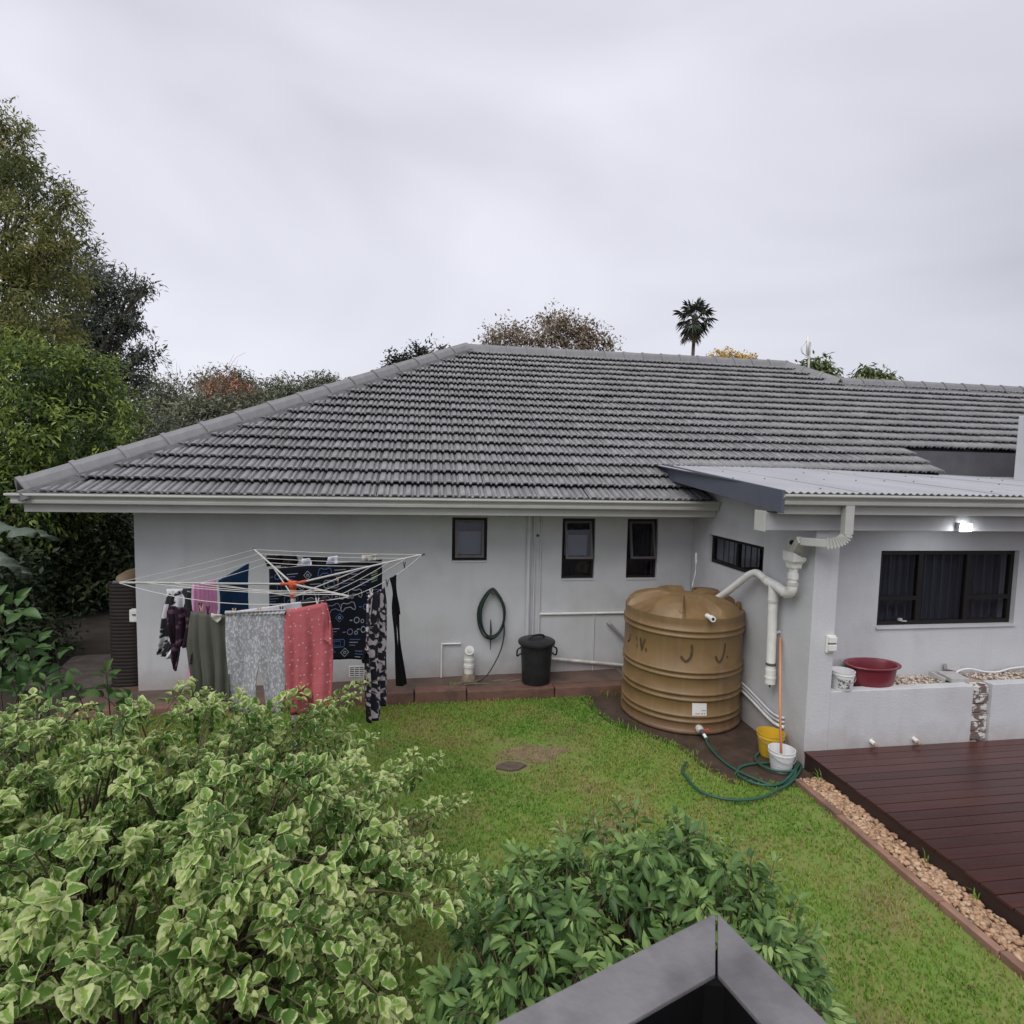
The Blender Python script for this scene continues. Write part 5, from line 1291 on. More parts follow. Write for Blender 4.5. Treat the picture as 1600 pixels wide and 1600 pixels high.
# ---- leafy shrubs in the foreground
def shrub(root, shoots, tmpls, m_leaf, m_stem, leafsize, spacing, leaflen=.5, nind=300, tintfn=None, whorl=1, droop=.35, petiole=.02, filler=None):
    pos, xd, nr, sz, ti = [], [], [], [], []
    stems = MB()
    for (base, ctrl_, tip) in shoots:
        base, ctrl_, tip = map(np.array, (base, ctrl_, tip))
        L_ = np.linalg.norm(ctrl_-base)+np.linalg.norm(tip-ctrl_)
        P = [(1-t)**2*base+2*t*(1-t)*ctrl_+t*t*tip for t in np.linspace(0, 1, 12)]
        stems.tube(P, list(np.linspace(.009, .0018, 12)), 5, cap=False)
        ll = leaflen*RNG.uniform(.75, 1.25); n = max(4, int(ll/spacing)); ph = RNG.uniform(0, 6.28)
        young = RNG.uniform(.0, .45)
        for i in range(n):
            s = i/n
            t = max(0.05, 1-s*ll/L_)
            p = (1-t)**2*base+2*t*(1-t)*ctrl_+t*t*tip
            d = 2*(1-t)*(ctrl_-base)+2*t*(tip-ctrl_); d /= np.linalg.norm(d)+1e-9
            a = np.cross(d, (0, 0, 1)); a = a/(np.linalg.norm(a)+1e-6); b_ = np.cross(a, d)
            for w in range(whorl):
                q = ph+i*2.4+w*2*math.pi/max(1, whorl)
                rad = a*math.cos(q)+b_*math.sin(q)
                fwd = .75*(1-s)+.15
                x_ = rad*(1-.45*(1-s))+d*fwd+np.array((0, 0, -droop*(.3+.7*s)))+RNG.normal(0, .32, 3)
                nm = np.array((0, 0, 1.))*.9+d*.35+rad*.15+np.array((0, -.25, 0))+RNG.normal(0, .42, 3)
                pos.append(p+rad*petiole*(1+s)); xd.append(x_); nr.append(nm)
                sz.append(leafsize*(.45+.75*min(1, s*3+.15))*RNG.uniform(.6, 1.3)); ti.append(min(1, max(0, (1-s)**1.3*.75+young+RNG.normal(0, .12)-.12)))
    if filler is not None:
        for p, s_ in filler:
            pos.append(p); xd.append(RNG.normal(0, 1, 3)*np.array((1, 1, .4))+np.array((0, -.2, -.2))); nr.append(np.array((0, -.4, .8))+RNG.normal(0, .35, 3)); sz.append(leafsize*s_); ti.append(max(0, RNG.normal(.2, .14)))
    pos, xd, nr, sz, ti = map(np.array, (pos, xd, nr, sz, ti))
    B = basis(xd, nr)
    st_ = stems.build('stems', m_stem, root, smooth=True, recalc=False)
    u, v, w = proj(pos); vis_ = (u > 0) & (u < 1600) & (v < 1600) & (v > 0)
    # leaves near the top of the mass show most
    score = sz/np.maximum(w, .2)*np.where(vis_, 1, 0)*(1+.8*ti)
    order = np.argsort(-score); ind = set(order[:nind].tolist())
    vk = RNG.integers(0, len(tmpls), len(pos))
    # individual leaves: template meshes shared
    cache = {}
    for i in order[:nind]:
        key = (int(vk[i]), int(ti[i]*5))
        if key not in cache:
            V, F, UV = tmpls[key[0]]
            me = bpy.data.meshes.new('leaf'); me.from_pydata([tuple(p) for p in V], [], [tuple(f) for f in F])
            l = me.uv_layers.new(name='UVMap'); l.data.foreach_set('uv', UV[F.ravel()].astype(np.float32).ravel())
            at = me.attributes.new('tint', 'FLOAT', 'POINT'); at.data.foreach_set('value', np.full(len(V), (key[1]+.5)/5.5, np.float32))
            me.materials.append(m_leaf); me.shade_smooth(); cache[key] = me
        o = bpy.data.objects.new('leaf', cache[key]); link(o, root)
        M = Matrix.Identity(4)
        for r_ in range(3):
            for c_ in range(3): M[r_][c_] = float(B[i][r_][c_]*sz[i])
            M[r_][3] = float(pos[i][r_])
        o.matrix_basis = M
    Vs, Fs, Us, Ts, nv = [], [], [], [], 0
    for k in range(len(tmpls)):
        idx = np.array([i for i in range(len(pos)) if vk[i] == k and i not in ind])
        if not len(idx): continue
        V, F, U_ = scatter(tmpls[k], pos[idx], B[idx], sz[idx]); Vs.append(V); Fs.append(F+nv); Us.append(U_); Ts.append(np.repeat(ti[idx], len(tmpls[k][0]))); nv += len(V)
    if Vs: stuff(rawmesh('foliage', np.vstack(Vs), np.vstack(Fs), m_leaf, root, tint=np.concatenate(Ts), uv=np.vstack(Us), smooth=True))
    return len(pos)

# variegated shrub: mound seen from above; outline at z = 1.2 m
S9 = lambda L_, k: [(CAM[0]+(x-CAM[0])*k, CAM[1]+(y-CAM[1])*k) for x, y in L_]
VPOLY = S9([(-.9, -2.9), (.11, -2.64), (.37, -2.60), (1.0, -2.88), (1.45, -3.40), (1.62, -3.35), (1.65, -2.95), (2.15, -2.80), (2.56, -2.80), (3.00, -2.62), (3.14, -3.17), (3.08, -3.66), (3.40, -3.98), (3.60, -4.18), (3.70, -4.52), (3.72, -4.83), (3.60, -5.02), (3.78, -5.19), (3.84, -5.35), (3.62, -5.48), (3.50, -6.0), (2.09, -6.1), (.6, -5.6), (-.9, -4.2)], .9)
vroot = thing('variegated_shrub', 'large shrub with cream-edged green leaves filling the lower left', 'shrub', (1.6, -4.9, 0))
HIB_ROWS = [(0, .05), (.12, .62), (.28, .95), (.45, 1.0), (.62, .82), (.8, .48), (.92, .2), (1, .02)]
hib = [leaf_template(.40, HIB_ROWS, .42, .9, .02), leaf_template(.36, HIB_ROWS, .60, 1.3, .025), leaf_template(.43, HIB_ROWS, .30, .5, .02), leaf_template(.34, HIB_ROWS, .75, .7, .02)]
shoots = []
bases = [np.array((bx_, by_, 0.)) for bx_, by_ in ((.3, -4.3), (1.0, -4.6), (1.5, -4.9), (2.0, -5.0), (1.6, -4.3), (2.2, -4.4), (2.4, -5.2), (.9, -5.0), (2.6, -4.9), (-.2, -4.0), (.5, -3.9))]
def near_edge(x_, y_, poly):
    return min(abs((x_-poly[i-1][0])*(poly[i][1]-poly[i-1][1])-(y_-poly[i-1][1])*(poly[i][0]-poly[i-1][0]))/math.hypot(poly[i][0]-poly[i-1][0], poly[i][1]-poly[i-1][1])+ (0 if min(poly[i-1][0], poly[i][0])-.3 < x_ < max(poly[i-1][0], poly[i][0])+.3 and min(poly[i-1][1], poly[i][1])-.3 < y_ < max(poly[i-1][1], poly[i][1])+.3 else 9) for i in range(len(poly)))
tries = 0
while len(shoots) < 500 and tries < 6000:
    tries += 1
    x_, y_ = RNG.uniform(-.9, 3.9), RNG.uniform(-6.0, -2.6)
    if not inpoly(x_, y_, VPOLY): continue
    g_ = vnoise(x_*1.6, y_*1.6, 4.)
    if g_ < -.35 and RNG.random() < .7: continue
    e_ = min(1, near_edge(x_, y_, VPOLY)/.45)
    z = .97+.27*g_+.14*e_-.42*(1-e_)*RNG.random()+RNG.normal(0, .13)
    tip = np.array((x_, y_, max(.35, z)))
    bs_ = min(bases, key=lambda q: math.hypot(q[0]-x_, q[1]-y_)+RNG.uniform(0, .5))
    o_ = tip-bs_; o_[2] = 0
    ctrl_ = bs_+o_*.35+np.array((0, 0, tip[2]*1.12))
    shoots.append((bs_+RNG.normal(0, .08, 3)*np.array((1, 1, 0)), ctrl_, tip))
# long reaching shoots that the picture shows
for u, v, z in ((300, 1062, 1.30), (330, 1078, 1.26), (575, 1062, 1.25), (560, 1085, 1.22), (520, 1095, 1.2), (590, 1150, 1.0), (650, 1175, .95), (690, 1180, .95), (700, 1250, .9), (735, 1245, .9), (745, 1345, .85), (815, 1395, .85), (790, 1375, .85), (700, 1345, .85), (640, 1200, 1.0), (620, 1215, 1.0), (380, 1080, 1.24), (450, 1085, 1.24), (480, 1075, 1.24), (110, 1095, 1.2), (60, 1085, 1.2), (150, 1100, 1.2), (30, 1125, 1.2), (420, 1395, 1.1), (90, 1130, 1.2), (200, 1180, 1.2), (640, 1310, 1.0), (560, 1180, 1.1)):
    tip = atZ(u, v, z); bs_ = min(bases, key=lambda q: math.hypot(q[0]-tip[0], q[1]-tip[1])); o_ = tip-bs_; o_[2] = 0
    shoots.append((bs_, bs_+o_*.4+np.array((0, 0, z*.95)), tip))
fill = []
for k in range(3800):
    x_, y_ = RNG.uniform(-.9, 3.6), RNG.uniform(-6.0, -2.8)
    if inpoly(x_, y_, VPOLY) and near_edge(x_, y_, VPOLY) > .18: fill.append((np.array((x_, y_, RNG.uniform(.25, .95))), RNG.uniform(.6, 1.3)))
VARM = leafmat('variegated_leaf', [(.075, .16, .032), (.13, .25, .045), (.22, .37, .06), (.37, .49, .10)], .5, .4, variegated=(.58, .64, .31))
STEM = mat('shrub_stem', (.075, .055, .035), .85, (.11, .085, .05), 20)
shrub(vroot, shoots, hib, VARM, STEM, .054, .0155, .46, 300, filler=fill)

# plain green shrub in front of the rail
GPOLY = [(3.58, -5.29), (3.78, -5.06), (4.02, -4.88), (4.41, -4.78), (4.74, -4.70), (5.11, -4.90), (5.33, -5.20), (5.38, -5.58), (5.25, -6.25), (3.45, -6.25)]
groot = thing('green_shrub', 'plain green narrow-leaved shrub just beyond the balcony rail', 'shrub', (4.45, -5.5, 0))
LAN_ROWS = [(0, .04), (.15, .55), (.32, .95), (.48, 1.0), (.66, .78), (.84, .38), (1, .01)]
lan = [leaf_template(.165, LAN_ROWS, .35, .9), leaf_template(.15, LAN_ROWS, .5, 1.4), leaf_template(.185, LAN_ROWS, .25, .6)]
shoots = []; bases = [np.array((bx_, by_, 0.)) for bx_, by_ in ((4.2, -5.5), (4.6, -5.4), (4.9, -5.7), (4.0, -5.8), (4.5, -5.9))]
tries = 0
while len(shoots) < 330 and tries < 5000:
    tries += 1
    x_, y_ = RNG.uniform(3.4, 5.4), RNG.uniform(-6.2, -4.7)
    if not inpoly(x_, y_, GPOLY): continue
    g_ = vnoise(x_*2.2, y_*2.2, 1.); e_ = min(1, near_edge(x_, y_, GPOLY)/.4)
    z = .82+.15*g_+.24*e_-.30*(1-e_)*RNG.random()+RNG.normal(0, .07)
    tip = np.array((x_, y_, max(.3, z))); bs_ = min(bases, key=lambda q: math.hypot(q[0]-x_, q[1]-y_)+RNG.uniform(0, .3)); o_ = tip-bs_; o_[2] = 0
    shoots.append((bs_, bs_+o_*.4+np.array((0, 0, z*1.1)), tip))
for u, v, z in ((960, 1250, .95), (990, 1262, .95), (920, 1270, .95), (1060, 1278, .95), (870, 1290, .95), (1150, 1310, .95), (1210, 1345, .9), (800, 1320, .95), (740, 1350, .95), (1250, 1400, .85), (1290, 1520, .75), (1270, 1450, .8)):
    tip = atZ(u, v, z); bs_ = min(bases, key=lambda q: math.hypot(q[0]-tip[0], q[1]-tip[1])); o_ = tip-bs_; o_[2] = 0
    shoots.append((bs_, bs_+o_*.45+np.array((0, 0, z*.95)), tip))
fill = []
for k in range(1500):
    x_, y_ = RNG.uniform(3.4, 5.4), RNG.uniform(-6.2, -4.7)
    if inpoly(x_, y_, GPOLY): fill.append((np.array((x_, y_, RNG.uniform(.1, .8))), RNG.uniform(.7, 1.2)))
GRNM = leafmat('green_leaf', [(.06, .122, .038), (.115, .21, .062), (.22, .345, .105), (.37, .50, .18)], .42, .35)
shrub(groot, shoots, lan, GRNM, STEM, .066, .025, .34, 300, whorl=2, droop=.55, filler=fill)

# broad-leaved plant at the left edge
lroot = thing('broad_leaved_plant', 'broad-leaved green plant at the left edge below the banana leaves', 'plant', (-.9, -2.6, 0))
shoots = []
for u, v, t in ((20, 930, 5.6), (0, 960, 5.4), (40, 950, 5.7), (-20, 925, 5.6), (85, 1005, 5.5), (65, 990, 5.6), (20, 1010, 5.4), (-10, 1030, 5.2), (45, 1030, 5.4), (165, 1050, 5.9), (150, 1085, 5.6), (110, 1070, 5.5), (70, 1065, 5.3), (20, 1070, 5.2), (190, 1090, 5.6)):
    tip = atD(u, v, t); bs_ = np.array((tip[0]+RNG.normal(0, .15), tip[1]+.2, 0)); shoots.append((bs_, bs_*.5+tip*.5+np.array((0, 0, .3)), tip))
shrub(lroot, shoots, [leaf_template(.27, LAN_ROWS, .3, .7), leaf_template(.24, LAN_ROWS, .45, 1.)], leafmat('broad_leaf', [(.035, .085, .025), (.06, .13, .035), (.12, .20, .06)], .4, .2), STEM, .15, .055, .5, 260, droop=.15)

# ================================================================== TREES
BARK = mat('bark', (.085, .068, .052), .95, (.14, .115, .09), 9, .7, 25, stretch=(1, 1, .3))
DIAM = np.array([(0, 0, 0), (.45, .5, .06), (1, 0, -.08), (.45, -.5, .06)]); DIAF = np.array([(0, 1, 2), (0, 2, 3)]); DIAU = np.array([(0, .5), (.5, 1), (1, .5), (.5, 0)], float)
def tree(name, label, base, blobs, cols, leaf=(.09, .35), per=(110, 28), spread=.22, shell=.72, droop=.3, trunk=.16, group=None, cat='tree', lim=True, aspect=None, tintsd=.16, trans=.2, bare=0., flat=.75):
    """blobs: (centre, radius); per = (clusters per m2 of blob surface scaled, leaves per cluster)"""
    base = np.array(base, float)
    t = thing(name, label, cat, base, group)
    cen = [np.array(b_[0], float) for b_ in blobs]
    top = sum(cen)/len(cen); fork = base*.55+np.array((top[0], top[1], max(base[2]+.5, min(c[2] for c in cen)-.2)))*.45
    wood = MB()
    wood.tube(smoothpath([base-np.array((0, 0, .3)), base*.7+fork*.3+RNG.normal(0, .05, 3), fork], 5), list(np.linspace(trunk, trunk*.7, 11)), 9)
    if lim:
        for c, b_ in zip(cen, blobs):
            mid = fork*.5+c*.5+RNG.normal(0, .15, 3)
            wood.tube(smoothpath([fork, mid, c], 5), list(np.linspace(trunk*.4, trunk*.08, 11)), 7)
            for k in range(5):
                e_ = c+RNG.normal(0, 1, 3)/1.7*b_[1]; wood.tube([c*.6+mid*.4, (c+e_)/2+RNG.normal(0, .08, 3), e_], [trunk*.10, trunk*.06, trunk*.02], 5)
    wood.build('trunk', BARK, t, smooth=True, recalc=False)
    pos, xd, nr, sz, ti = [], [], [], [], []
    for c, b_ in zip(cen, blobs):
        r_ = b_[1]; nc = int(per[0]*r_*r_)
        bt = RNG.normal(.5, tintsd)
        for k in range(nc):
            d = RNG.normal(0, 1, 3); d /= np.linalg.norm(d)
            rad = r_*(shell+(1.05-shell)*RNG.random()) if RNG.random() < .8 else r_*RNG.random()
            cc = c+d*rad*np.array((1, 1, flat)); ct = bt+RNG.normal(0, tintsd)
            n = max(3, int(per[1]*RNG.uniform(.6, 1.3))); ax = d+np.array((0, 0, -droop*.6))+RNG.normal(0, .4, 3)
            ax /= np.linalg.norm(ax)
            tt = RNG.uniform(-1, 1, n)[:, None]*spread*1.5
            pp = cc+ax*tt+RNG.normal(0, spread*.45, (n, 3))
            pos.append(pp); xd.append(ax*.8+RNG.normal(0, .65, (n, 3))+np.array((0, 0, -droop))); nr.append(np.array((0, 0, .8))+d*.5+RNG.normal(0, .5, (n, 3)))
            sz.append(leaf[0]*RNG.uniform(.65, 1.3, n)); ti.append(np.clip(ct+RNG.normal(0, .09, n), 0, 1))
    pos, xd, nr = map(np.vstack, (pos, xd, nr)); sz, ti = np.concatenate(sz), np.concatenate(ti)
    T_ = (DIAM*np.array((1, leaf[1], 1)), DIAF, DIAU)
    V, F, _ = scatter(T_, pos, basis(xd, nr), sz)
    stuff(rawmesh('crown', V, F, leafmat(name+'_leaf', cols, .6, trans), t, tint=np.repeat(ti, 4)))
    return t
def BL(lst): return [(atD(u, v, t_), r_) for u, v, t_, r_ in lst]
# tall feathery tree at the left edge
tree('tall_tree', 'tall olive-green feathery tree at the left edge of the photo', (-9.3, 4.0, 0), BL([(5, 195, 13, .55), (22, 245, 13.2, .55), (-40, 250, 13, 1.1), (50, 300, 13, .75), (95, 322, 13.2, .45), (100, 370, 13, .55), (20, 370, 12.6, 1.1), (-60, 400, 13, 1.6), (75, 420, 12.8, .8), (30, 480, 12.5, 1.1), (-50, 560, 13, 1.6), (60, 530, 12.5, .8)]),
     [(.095, .118, .042), (.17, .195, .062), (.255, .265, .088), (.36, .33, .13)], leaf=(.12, .28), per=(135, 26), spread=.15, droop=.45, trunk=.28, tintsd=.22, trans=.35)
tree('dark_conifer', 'dark grey-green spreading tree behind the tall olive tree', (-9.6, 9.5, 0), BL([(110, 430, 18, 1.1), (160, 445, 18, .8), (205, 455, 18, .45), (222, 450, 18, .28), (150, 510, 18, 1.1), (205, 505, 18, .55), (225, 555, 18, .45), (195, 575, 18, .8), (100, 540, 17.5, 1.4), (150, 620, 18, 1.3)]),
     [(.065, .078, .062), (.105, .12, .095), (.15, .165, .13), (.20, .215, .165)], leaf=(.16, .30), per=(130, 22), spread=.18, droop=.1, trunk=.26, shell=.55)
tree('bushy_tree', 'bright green bushy tree overhanging the left roof corner', (-5.6, 2.6, 0), BL([(20, 600, 11, 1.2), (90, 600, 11.2, .8), (140, 590, 11.5, .6), (170, 640, 11.6, .6), (60, 680, 10.6, 1.1), (130, 690, 11, .7), (165, 705, 11.0, .45), (-40, 700, 10.5, 1.3), (40, 770, 10.4, 1.1), (110, 750, 10.8, .8), (-40, 820, 10.3, 1.3)]),
     [(.038, .068, .024), (.070, .118, .034), (.16, .235, .058), (.34, .43, .09)], leaf=(.12, .32), per=(150, 26), spread=.17, droop=.35, trunk=.2, tintsd=.27, trans=.35)
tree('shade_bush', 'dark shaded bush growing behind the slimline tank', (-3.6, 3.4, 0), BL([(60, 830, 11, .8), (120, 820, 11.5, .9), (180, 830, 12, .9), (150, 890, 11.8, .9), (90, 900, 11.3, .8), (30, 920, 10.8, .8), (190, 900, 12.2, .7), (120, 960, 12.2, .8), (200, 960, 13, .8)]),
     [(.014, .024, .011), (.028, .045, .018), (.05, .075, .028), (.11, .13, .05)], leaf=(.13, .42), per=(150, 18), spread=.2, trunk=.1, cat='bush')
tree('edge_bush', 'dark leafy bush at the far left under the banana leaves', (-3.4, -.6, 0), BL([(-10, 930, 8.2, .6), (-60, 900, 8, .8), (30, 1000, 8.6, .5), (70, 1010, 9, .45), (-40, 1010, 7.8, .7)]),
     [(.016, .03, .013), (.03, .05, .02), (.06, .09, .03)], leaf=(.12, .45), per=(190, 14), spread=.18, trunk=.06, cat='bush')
# banana plant
bp_ = thing('banana_plant', 'large arching grey-green banana leaves at the left edge', 'banana plant', (-2.6, .0, 0))
BAN = mat('banana_leaf', (.06, .085, .06), .5, (.10, .125, .095), 4, .2, 40, stretch=(1, 1, 1))
b = MB(); b.tube([(-2.6, .0, -.05), (-2.58, .0, .9), (-2.5, -.05, 1.6)], [.11, .09, .06], 10); b.build('stem', mat('banana_stem', (.10, .10, .06), .8), bp_, smooth=True)
def banana(pts, wd):
    P = smoothpath(pts, 8); n = len(P); V = []; M_ = 6
    for i, p in enumerate(P):
        t = np.array(P[min(i+1, n-1)])-np.array(P[max(i-1, 0)]); t /= np.linalg.norm(t)
        s_ = np.cross(t, (0, 0, 1)); s_ /= np.linalg.norm(s_); up = np.cross(s_, t); f = i/(n-1); w = wd*(math.sin(math.pi*min(1, f*.92+.06))**.6)*(1+.06*math.sin(i*2.7))
        for k in range(-M_, M_+1):
            q = k/M_; V.append(p+s_*w*q+up*(-.55*w*abs(q)**1.4+.015*math.sin(i*1.3+k)))
    m2 = 2*M_+1
    bb = MB(); bb.add(V, [(i*m2+k, i*m2+k+1, (i+1)*m2+k+1, (i+1)*m2+k) for i in range(n-1) for k in range(m2-1) if not ((i % 7 == 3) and abs(k-M_+.5) > 2.6)])
    o = bb.build('banana_leaf', BAN, bp_, smooth=True, recalc=False); md = o.modifiers.new('thickness', 'SOLIDIFY'); md.thickness = .006
banana([(-2.5, -.05, 1.6), atD(-60, 800, 7.4), atD(10, 822, 7.3), atD(60, 828, 7.4), atD(95, 845, 7.6)], .17)
banana([(-2.5, -.05, 1.5), atD(-70, 850, 6.9), atD(-5, 862, 6.8), atD(35, 885, 6.9), atD(48, 905, 7.0)], .16)
banana([(-2.5, 0, 1.5), (-2.9, .5, 2.1), (-3.4, .9, 2.1), (-3.9, 1.2, 1.7)], .2)
# dark stones stepping up beside the house
ROCK = mat('dark_rock', (.055, .045, .04), .9, (.095, .08, .07), 6, .6, 20)
for i, (u, v, t_, sx_, sy_, sz_, lab) in enumerate(((150, 1055, 9.3, .5, .3, .10, 'dark flat stone step nearest the slimline tank'), (120, 1075, 8.6, .55, .3, .12, 'lowest dark flat stone step left of the house'), (170, 1035, 10.2, .6, .35, .14, 'highest dark stone step left of the house'))):
    p = atZ(u, v, .0+.10*(i == 2)); b = MB(); V = []; n = 12
    for rr, z in ((1, -.05), (1, sz_*.8), (.9, sz_)):
        for k in range(n): q = 2*math.pi*k/n; w = 1+.13*math.sin(k*2.1+i*2); V.append((p[0]+sx_*rr*w*math.cos(q), p[1]+sy_*rr*w*math.sin(q), z+.015*math.sin(k+i)))
    b.add(V, [(a*n+k, a*n+(k+1) % n, (a+1)*n+(k+1) % n, (a+1)*n+k) for a in range(2) for k in range(n)]+[tuple(2*n+k for k in range(n))]); tag(b.build('stone_step', ROCK), lab, 'stone', 'stone steps left of the house')

# ---- trees beyond the roof
FG = 'trees beyond the house'
def far(name, label, lst, cols, leaf, per, sp, droop=.2, trunk=.2, flat=.8, tintsd=.14, shell=.6, trans=.15):
    bl = BL(lst); c = sum(np.array(x[0]) for x in bl)/len(bl)
    return tree(name, label, (c[0], c[1], 0), bl, cols, leaf=leaf, per=per, spread=sp, droop=droop, trunk=trunk, group=FG, flat=flat, tintsd=tintsd, shell=shell, trans=trans)
GRY = [(.085, .095, .068), (.13, .145, .10), (.18, .195, .13), (.24, .25, .16)]
GRN = [(.085, .105, .05), (.14, .165, .07), (.21, .235, .095), (.32, .33, .14)]
far('grey_green_tree', 'grey-green tree behind the roof left of the bare tree', [(225, 640, 27, 1.6), (255, 620, 28, 1.2), (215, 690, 26, 1.5), (275, 665, 27, 1.4)], GRY, (.22, .35), (60, 20), .3)
far('grey_green_tree', 'dull green thicket tree below the orange tree', [(300, 670, 25, 1.5), (350, 655, 26, 1.3), (400, 650, 26, 1.2), (440, 640, 27, 1.1), (255, 690, 23, 1.4), (330, 640, 26, 1.0)], GRN, (.22, .35), (60, 20), .3)
far('orange_tree', 'rust orange autumn tree beyond the hip of the roof', [(350, 612, 33, 1.2), (385, 625, 33, 1.0), (365, 632, 33, 1.2), (325, 630, 33, .9)], [(.20, .11, .07), (.32, .155, .085), (.40, .18, .09), (.28, .165, .10)], (.2, .5), (70, 14), .3)
far('dark_round_tree', 'dark round tree just left of the orange tree top', [(335, 598, 40, 1.1), (375, 594, 40, .9)], GRY, (.25, .4), (50, 20), .35)
far('far_green_tree', 'far green tree between the orange tree and the roof hip', [(415, 618, 42, 1.2), (440, 612, 42, 1.2), (425, 640, 42, 1.6), (465, 622, 42, 1.2)], GRY, (.25, .4), (50, 20), .35)
far('far_green_tree', 'farthest pale tree touching the roof hip', [(495, 608, 50, 1.3), (515, 598, 50, .9), (470, 625, 50, 1.4), (520, 615, 50, 1.2)], [(.07, .078, .065), (.10, .108, .09), (.13, .135, .11)], (.3, .4), (45, 18), .4)
far('dark_crown_tree', 'dark green crown poking above the upper hip line', [(625, 572, 30, .7), (655, 560, 30, .75), (680, 558, 30, .7), (640, 590, 30, 1.2), (690, 575, 30, 1.)], [(.022, .028, .020), (.036, .044, .03), (.05, .06, .04)], (.2, .5), (80, 20), .25)
BRN = [(.20, .14, .11), (.29, .20, .155), (.24, .215, .14), (.36, .26, .20)]
far('brown_tree', 'smaller brown autumn tree left behind the ridge', [(775, 525, 40, 1.0), (805, 518, 40, 1.0), (825, 530, 40, .8), (762, 545, 40, .9), (800, 545, 40, 1.4)], BRN, (.22, .55), (48, 12), .35, shell=.3, trunk=.22)
far('brown_tree', 'larger brown autumn tree behind the ridge centre', [(858, 500, 40, .9), (880, 505, 40, 1.1), (905, 515, 40, 1.1), (925, 525, 40, 1.0), (950, 540, 40, .8), (870, 530, 40, 1.4), (910, 545, 40, 1.4), (845, 530, 40, .7)], BRN, (.22, .55), (48, 12), .35, shell=.3, trunk=.25)
far('yellow_tree', 'small yellow-leaved tree top right of the palm', [(1120, 561, 45, .6), (1140, 557, 45, .6), (1162, 562, 45, .55), (1175, 564, 45, .4), (1140, 576, 45, 1.)], [(.45, .30, .07), (.60, .42, .10), (.68, .52, .18)], (.22, .5), (90, 16), .2)
DRP = [(.05, .07, .035), (.09, .12, .05), (.15, .19, .07), (.25, .30, .11)]
far('drooping_tree', 'green tree with drooping leaves behind the roof mast', [(1255, 580, 32, .55), (1275, 573, 32, .6), (1290, 582, 32, .5), (1270, 600, 32, 1.)], DRP, (.36, .3), (110, 12), .2, droop=.9)
far('drooping_tree', 'green tree with drooping leaves rightmost behind the lower ridge', [(1350, 592, 32, .55), (1365, 584, 32, .55), (1385, 595, 32, .5), (1335, 600, 32, .4), (1365, 615, 32, 1.)], DRP, (.36, .3), (110, 12), .2, droop=.9)
# bare tree
def bare(name, label, base, top, n, spread, r0):
    t = thing(name, label, 'tree', base, FG); b = MB(); base, top = np.array(base), np.array(top)
    def br(p, d, l_, r_, dep):
        q = p+d*l_; b.tube([p, (p+q)/2+RNG.normal(0, l_*.05, 3), q], [r_, r_*.8, r_*.6], 5)
        if dep:
            for k in range(3):
                dd = d+RNG.normal(0, spread, 3)+np.array((0, 0, .15)); dd /= np.linalg.norm(dd); br(p+d*l_*RNG.uniform(.55, 1), dd, l_*RNG.uniform(.55, .8), r_*.55, dep-1)
    d = top-base; l_ = np.linalg.norm(d); br(base, d/l_, l_*.5, r0, n); b.build('trunk', BARK, t, smooth=True, recalc=False)
p = atD(293, 560, 28); bare('bare_tree', 'leafless tree standing in front of the orange tree', (p[0], p[1], 0), p, 4, .42, .07)
p = atD(322, 615, 27); bare('bare_tree', 'second thin leafless tree beside the orange tree', (p[0], p[1], 0), p, 4, .35, .07)
p = atD(255, 612, 27); bare('bare_tree', 'thin leafless treetop at the edge of the dark tree', (p[0], p[1], 0), p, 4, .35, .06)
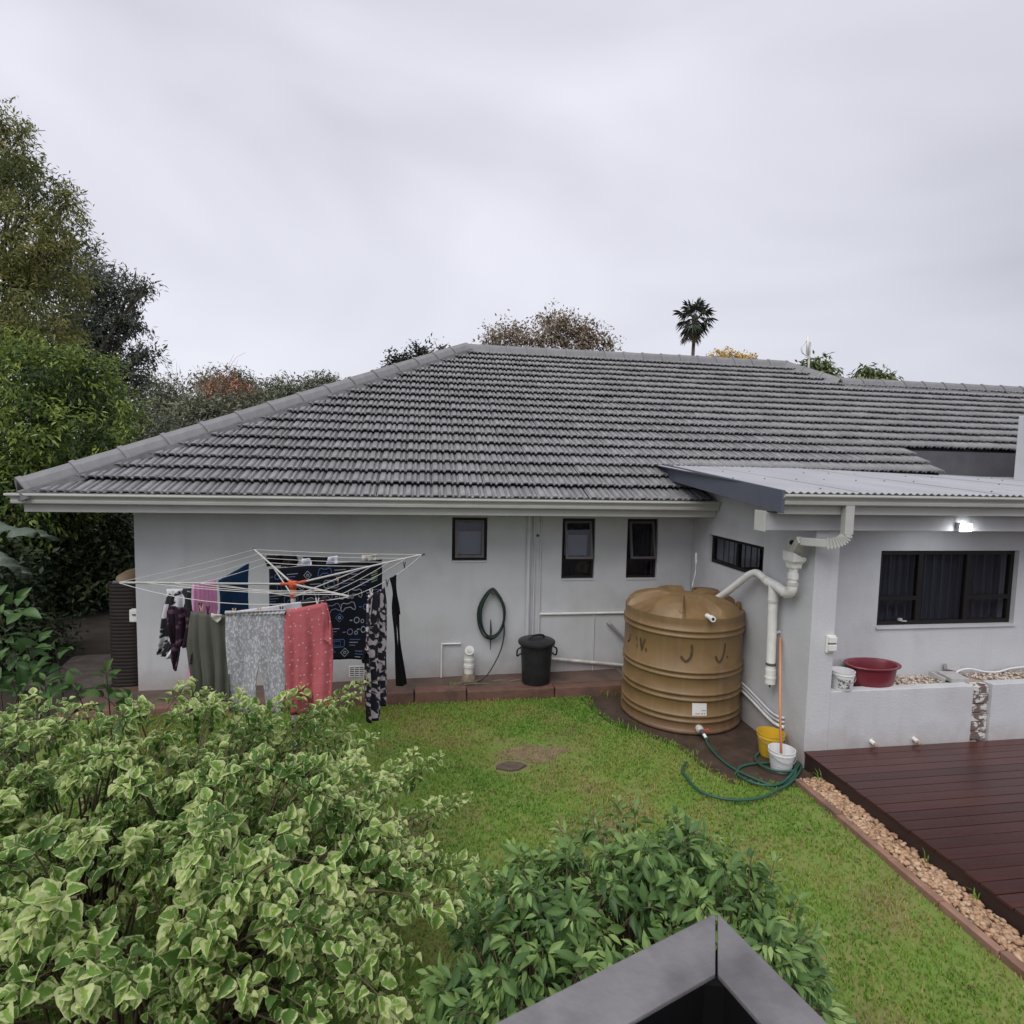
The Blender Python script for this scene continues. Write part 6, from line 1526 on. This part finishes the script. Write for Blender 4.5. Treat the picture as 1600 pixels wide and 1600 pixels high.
# palm
PT = 60.; crown_c = atD(1086, 497, PT)
pm = thing('palm_tree', 'tall fan palm rising behind the ridge', 'palm', (crown_c[0], crown_c[1], 0))
b = MB(); b.tube([(crown_c[0]-.2, crown_c[1], -.2), (crown_c[0]-.15, crown_c[1], 9), crown_c-np.array((0, 0, .2))], [.3, .19, .16], 10); b.build('trunk', BARK, pm, smooth=True)
PALM = leafmat('palm_leaf', [(.04, .052, .038), (.065, .082, .056), (.10, .118, .078)], .6, .1); DEAD = leafmat('palm_dead', [(.10, .075, .055), (.16, .12, .09)], .8, .1)
def frond(d, ln_, m_, fr=1.25, tint=.5):
    d = np.array(d, float); d /= np.linalg.norm(d); s_ = np.cross(d, (0, 0, 1)); s_ /= np.linalg.norm(s_)+1e-9; up = np.cross(s_, d)
    c = crown_c+d*ln_; V = []; F = []; n = 17
    b0 = np.array([crown_c-s_*.03, crown_c+s_*.03, c+s_*.03, c-s_*.03]); V += list(b0); F += [(0, 1, 2), (0, 2, 3)]
    for k in range(n):
        a = -1.9+3.8*k/(n-1); q = d*math.cos(a)+s_*math.sin(a); q = q+np.array((0, 0, -.25*abs(a)))+up*RNG.normal(0, .12); l_ = fr*(1-.18*abs(a)/1.9)*RNG.uniform(.9, 1.1); w = np.cross(q, up); w /= np.linalg.norm(w)
        o_ = len(V); V += [c, c+q*l_*.55+w*.06, c+q*l_+np.array((0, 0, -.22*l_)), c+q*l_*.55-w*.06]; F += [(o_, o_+1, o_+2), (o_, o_+2, o_+3)]
    rawmesh('frond', np.array(V), np.array(F), m_, pm, tint=np.full(len(V), tint))
for k in range(26):
    a = k*2.4; el = 1.4-2.5*(k/25)**.9
    frond((math.cos(a)*math.cos(el), math.sin(a)*math.cos(el), math.sin(el)), RNG.uniform(1.0, 1.5), PALM, RNG.uniform(1.0, 1.35), RNG.random())
for k in range(13):
    a = k*.75; frond((.32*math.cos(a)-.2, .32*math.sin(a), -1), RNG.uniform(.9, 2.3), DEAD, .75, RNG.random())
b = MB(); b.lathe([(.0, .5), (.2, .35), (.33, .05), (.30, -.3), (.24, -.7), (.2, -.9)], tuple(crown_c), 12); b.build('crownshaft', BARK, pm, smooth=True)
# mast with small dish on the roof
p0 = np.array((12.1, 4.35, 5.24)); p1 = atY(1262, 530, 4.35)
ma = thing('roof_mast', 'thin metal aerial mast with curved antenna on the ridge', 'antenna', p0)
b = MB(); b.tube([p0-np.array((0, 0, .1)), (p0[0], p0[1], p1[2]-.06)], .022, 8); b.build('mast', PVCD, ma)
b = MB(); tp = np.array((p0[0], p0[1], p1[2])); b.tube(smoothpath([tp+np.array((-.05, 0, -.36)), tp+np.array((-.17, 0, -.30)), tp+np.array((-.2, 0, -.18)), tp+np.array((-.13, 0, -.08)), tp+np.array((-.05, 0, .0)), tp+np.array((-.04, 0, -.36))], 5), .016, 6); b.tube([tp+np.array((-.06, 0, .06)), tp+np.array((-.05, 0, -.34))], .03, 8); b.build('aerial', PVC, ma, smooth=True)
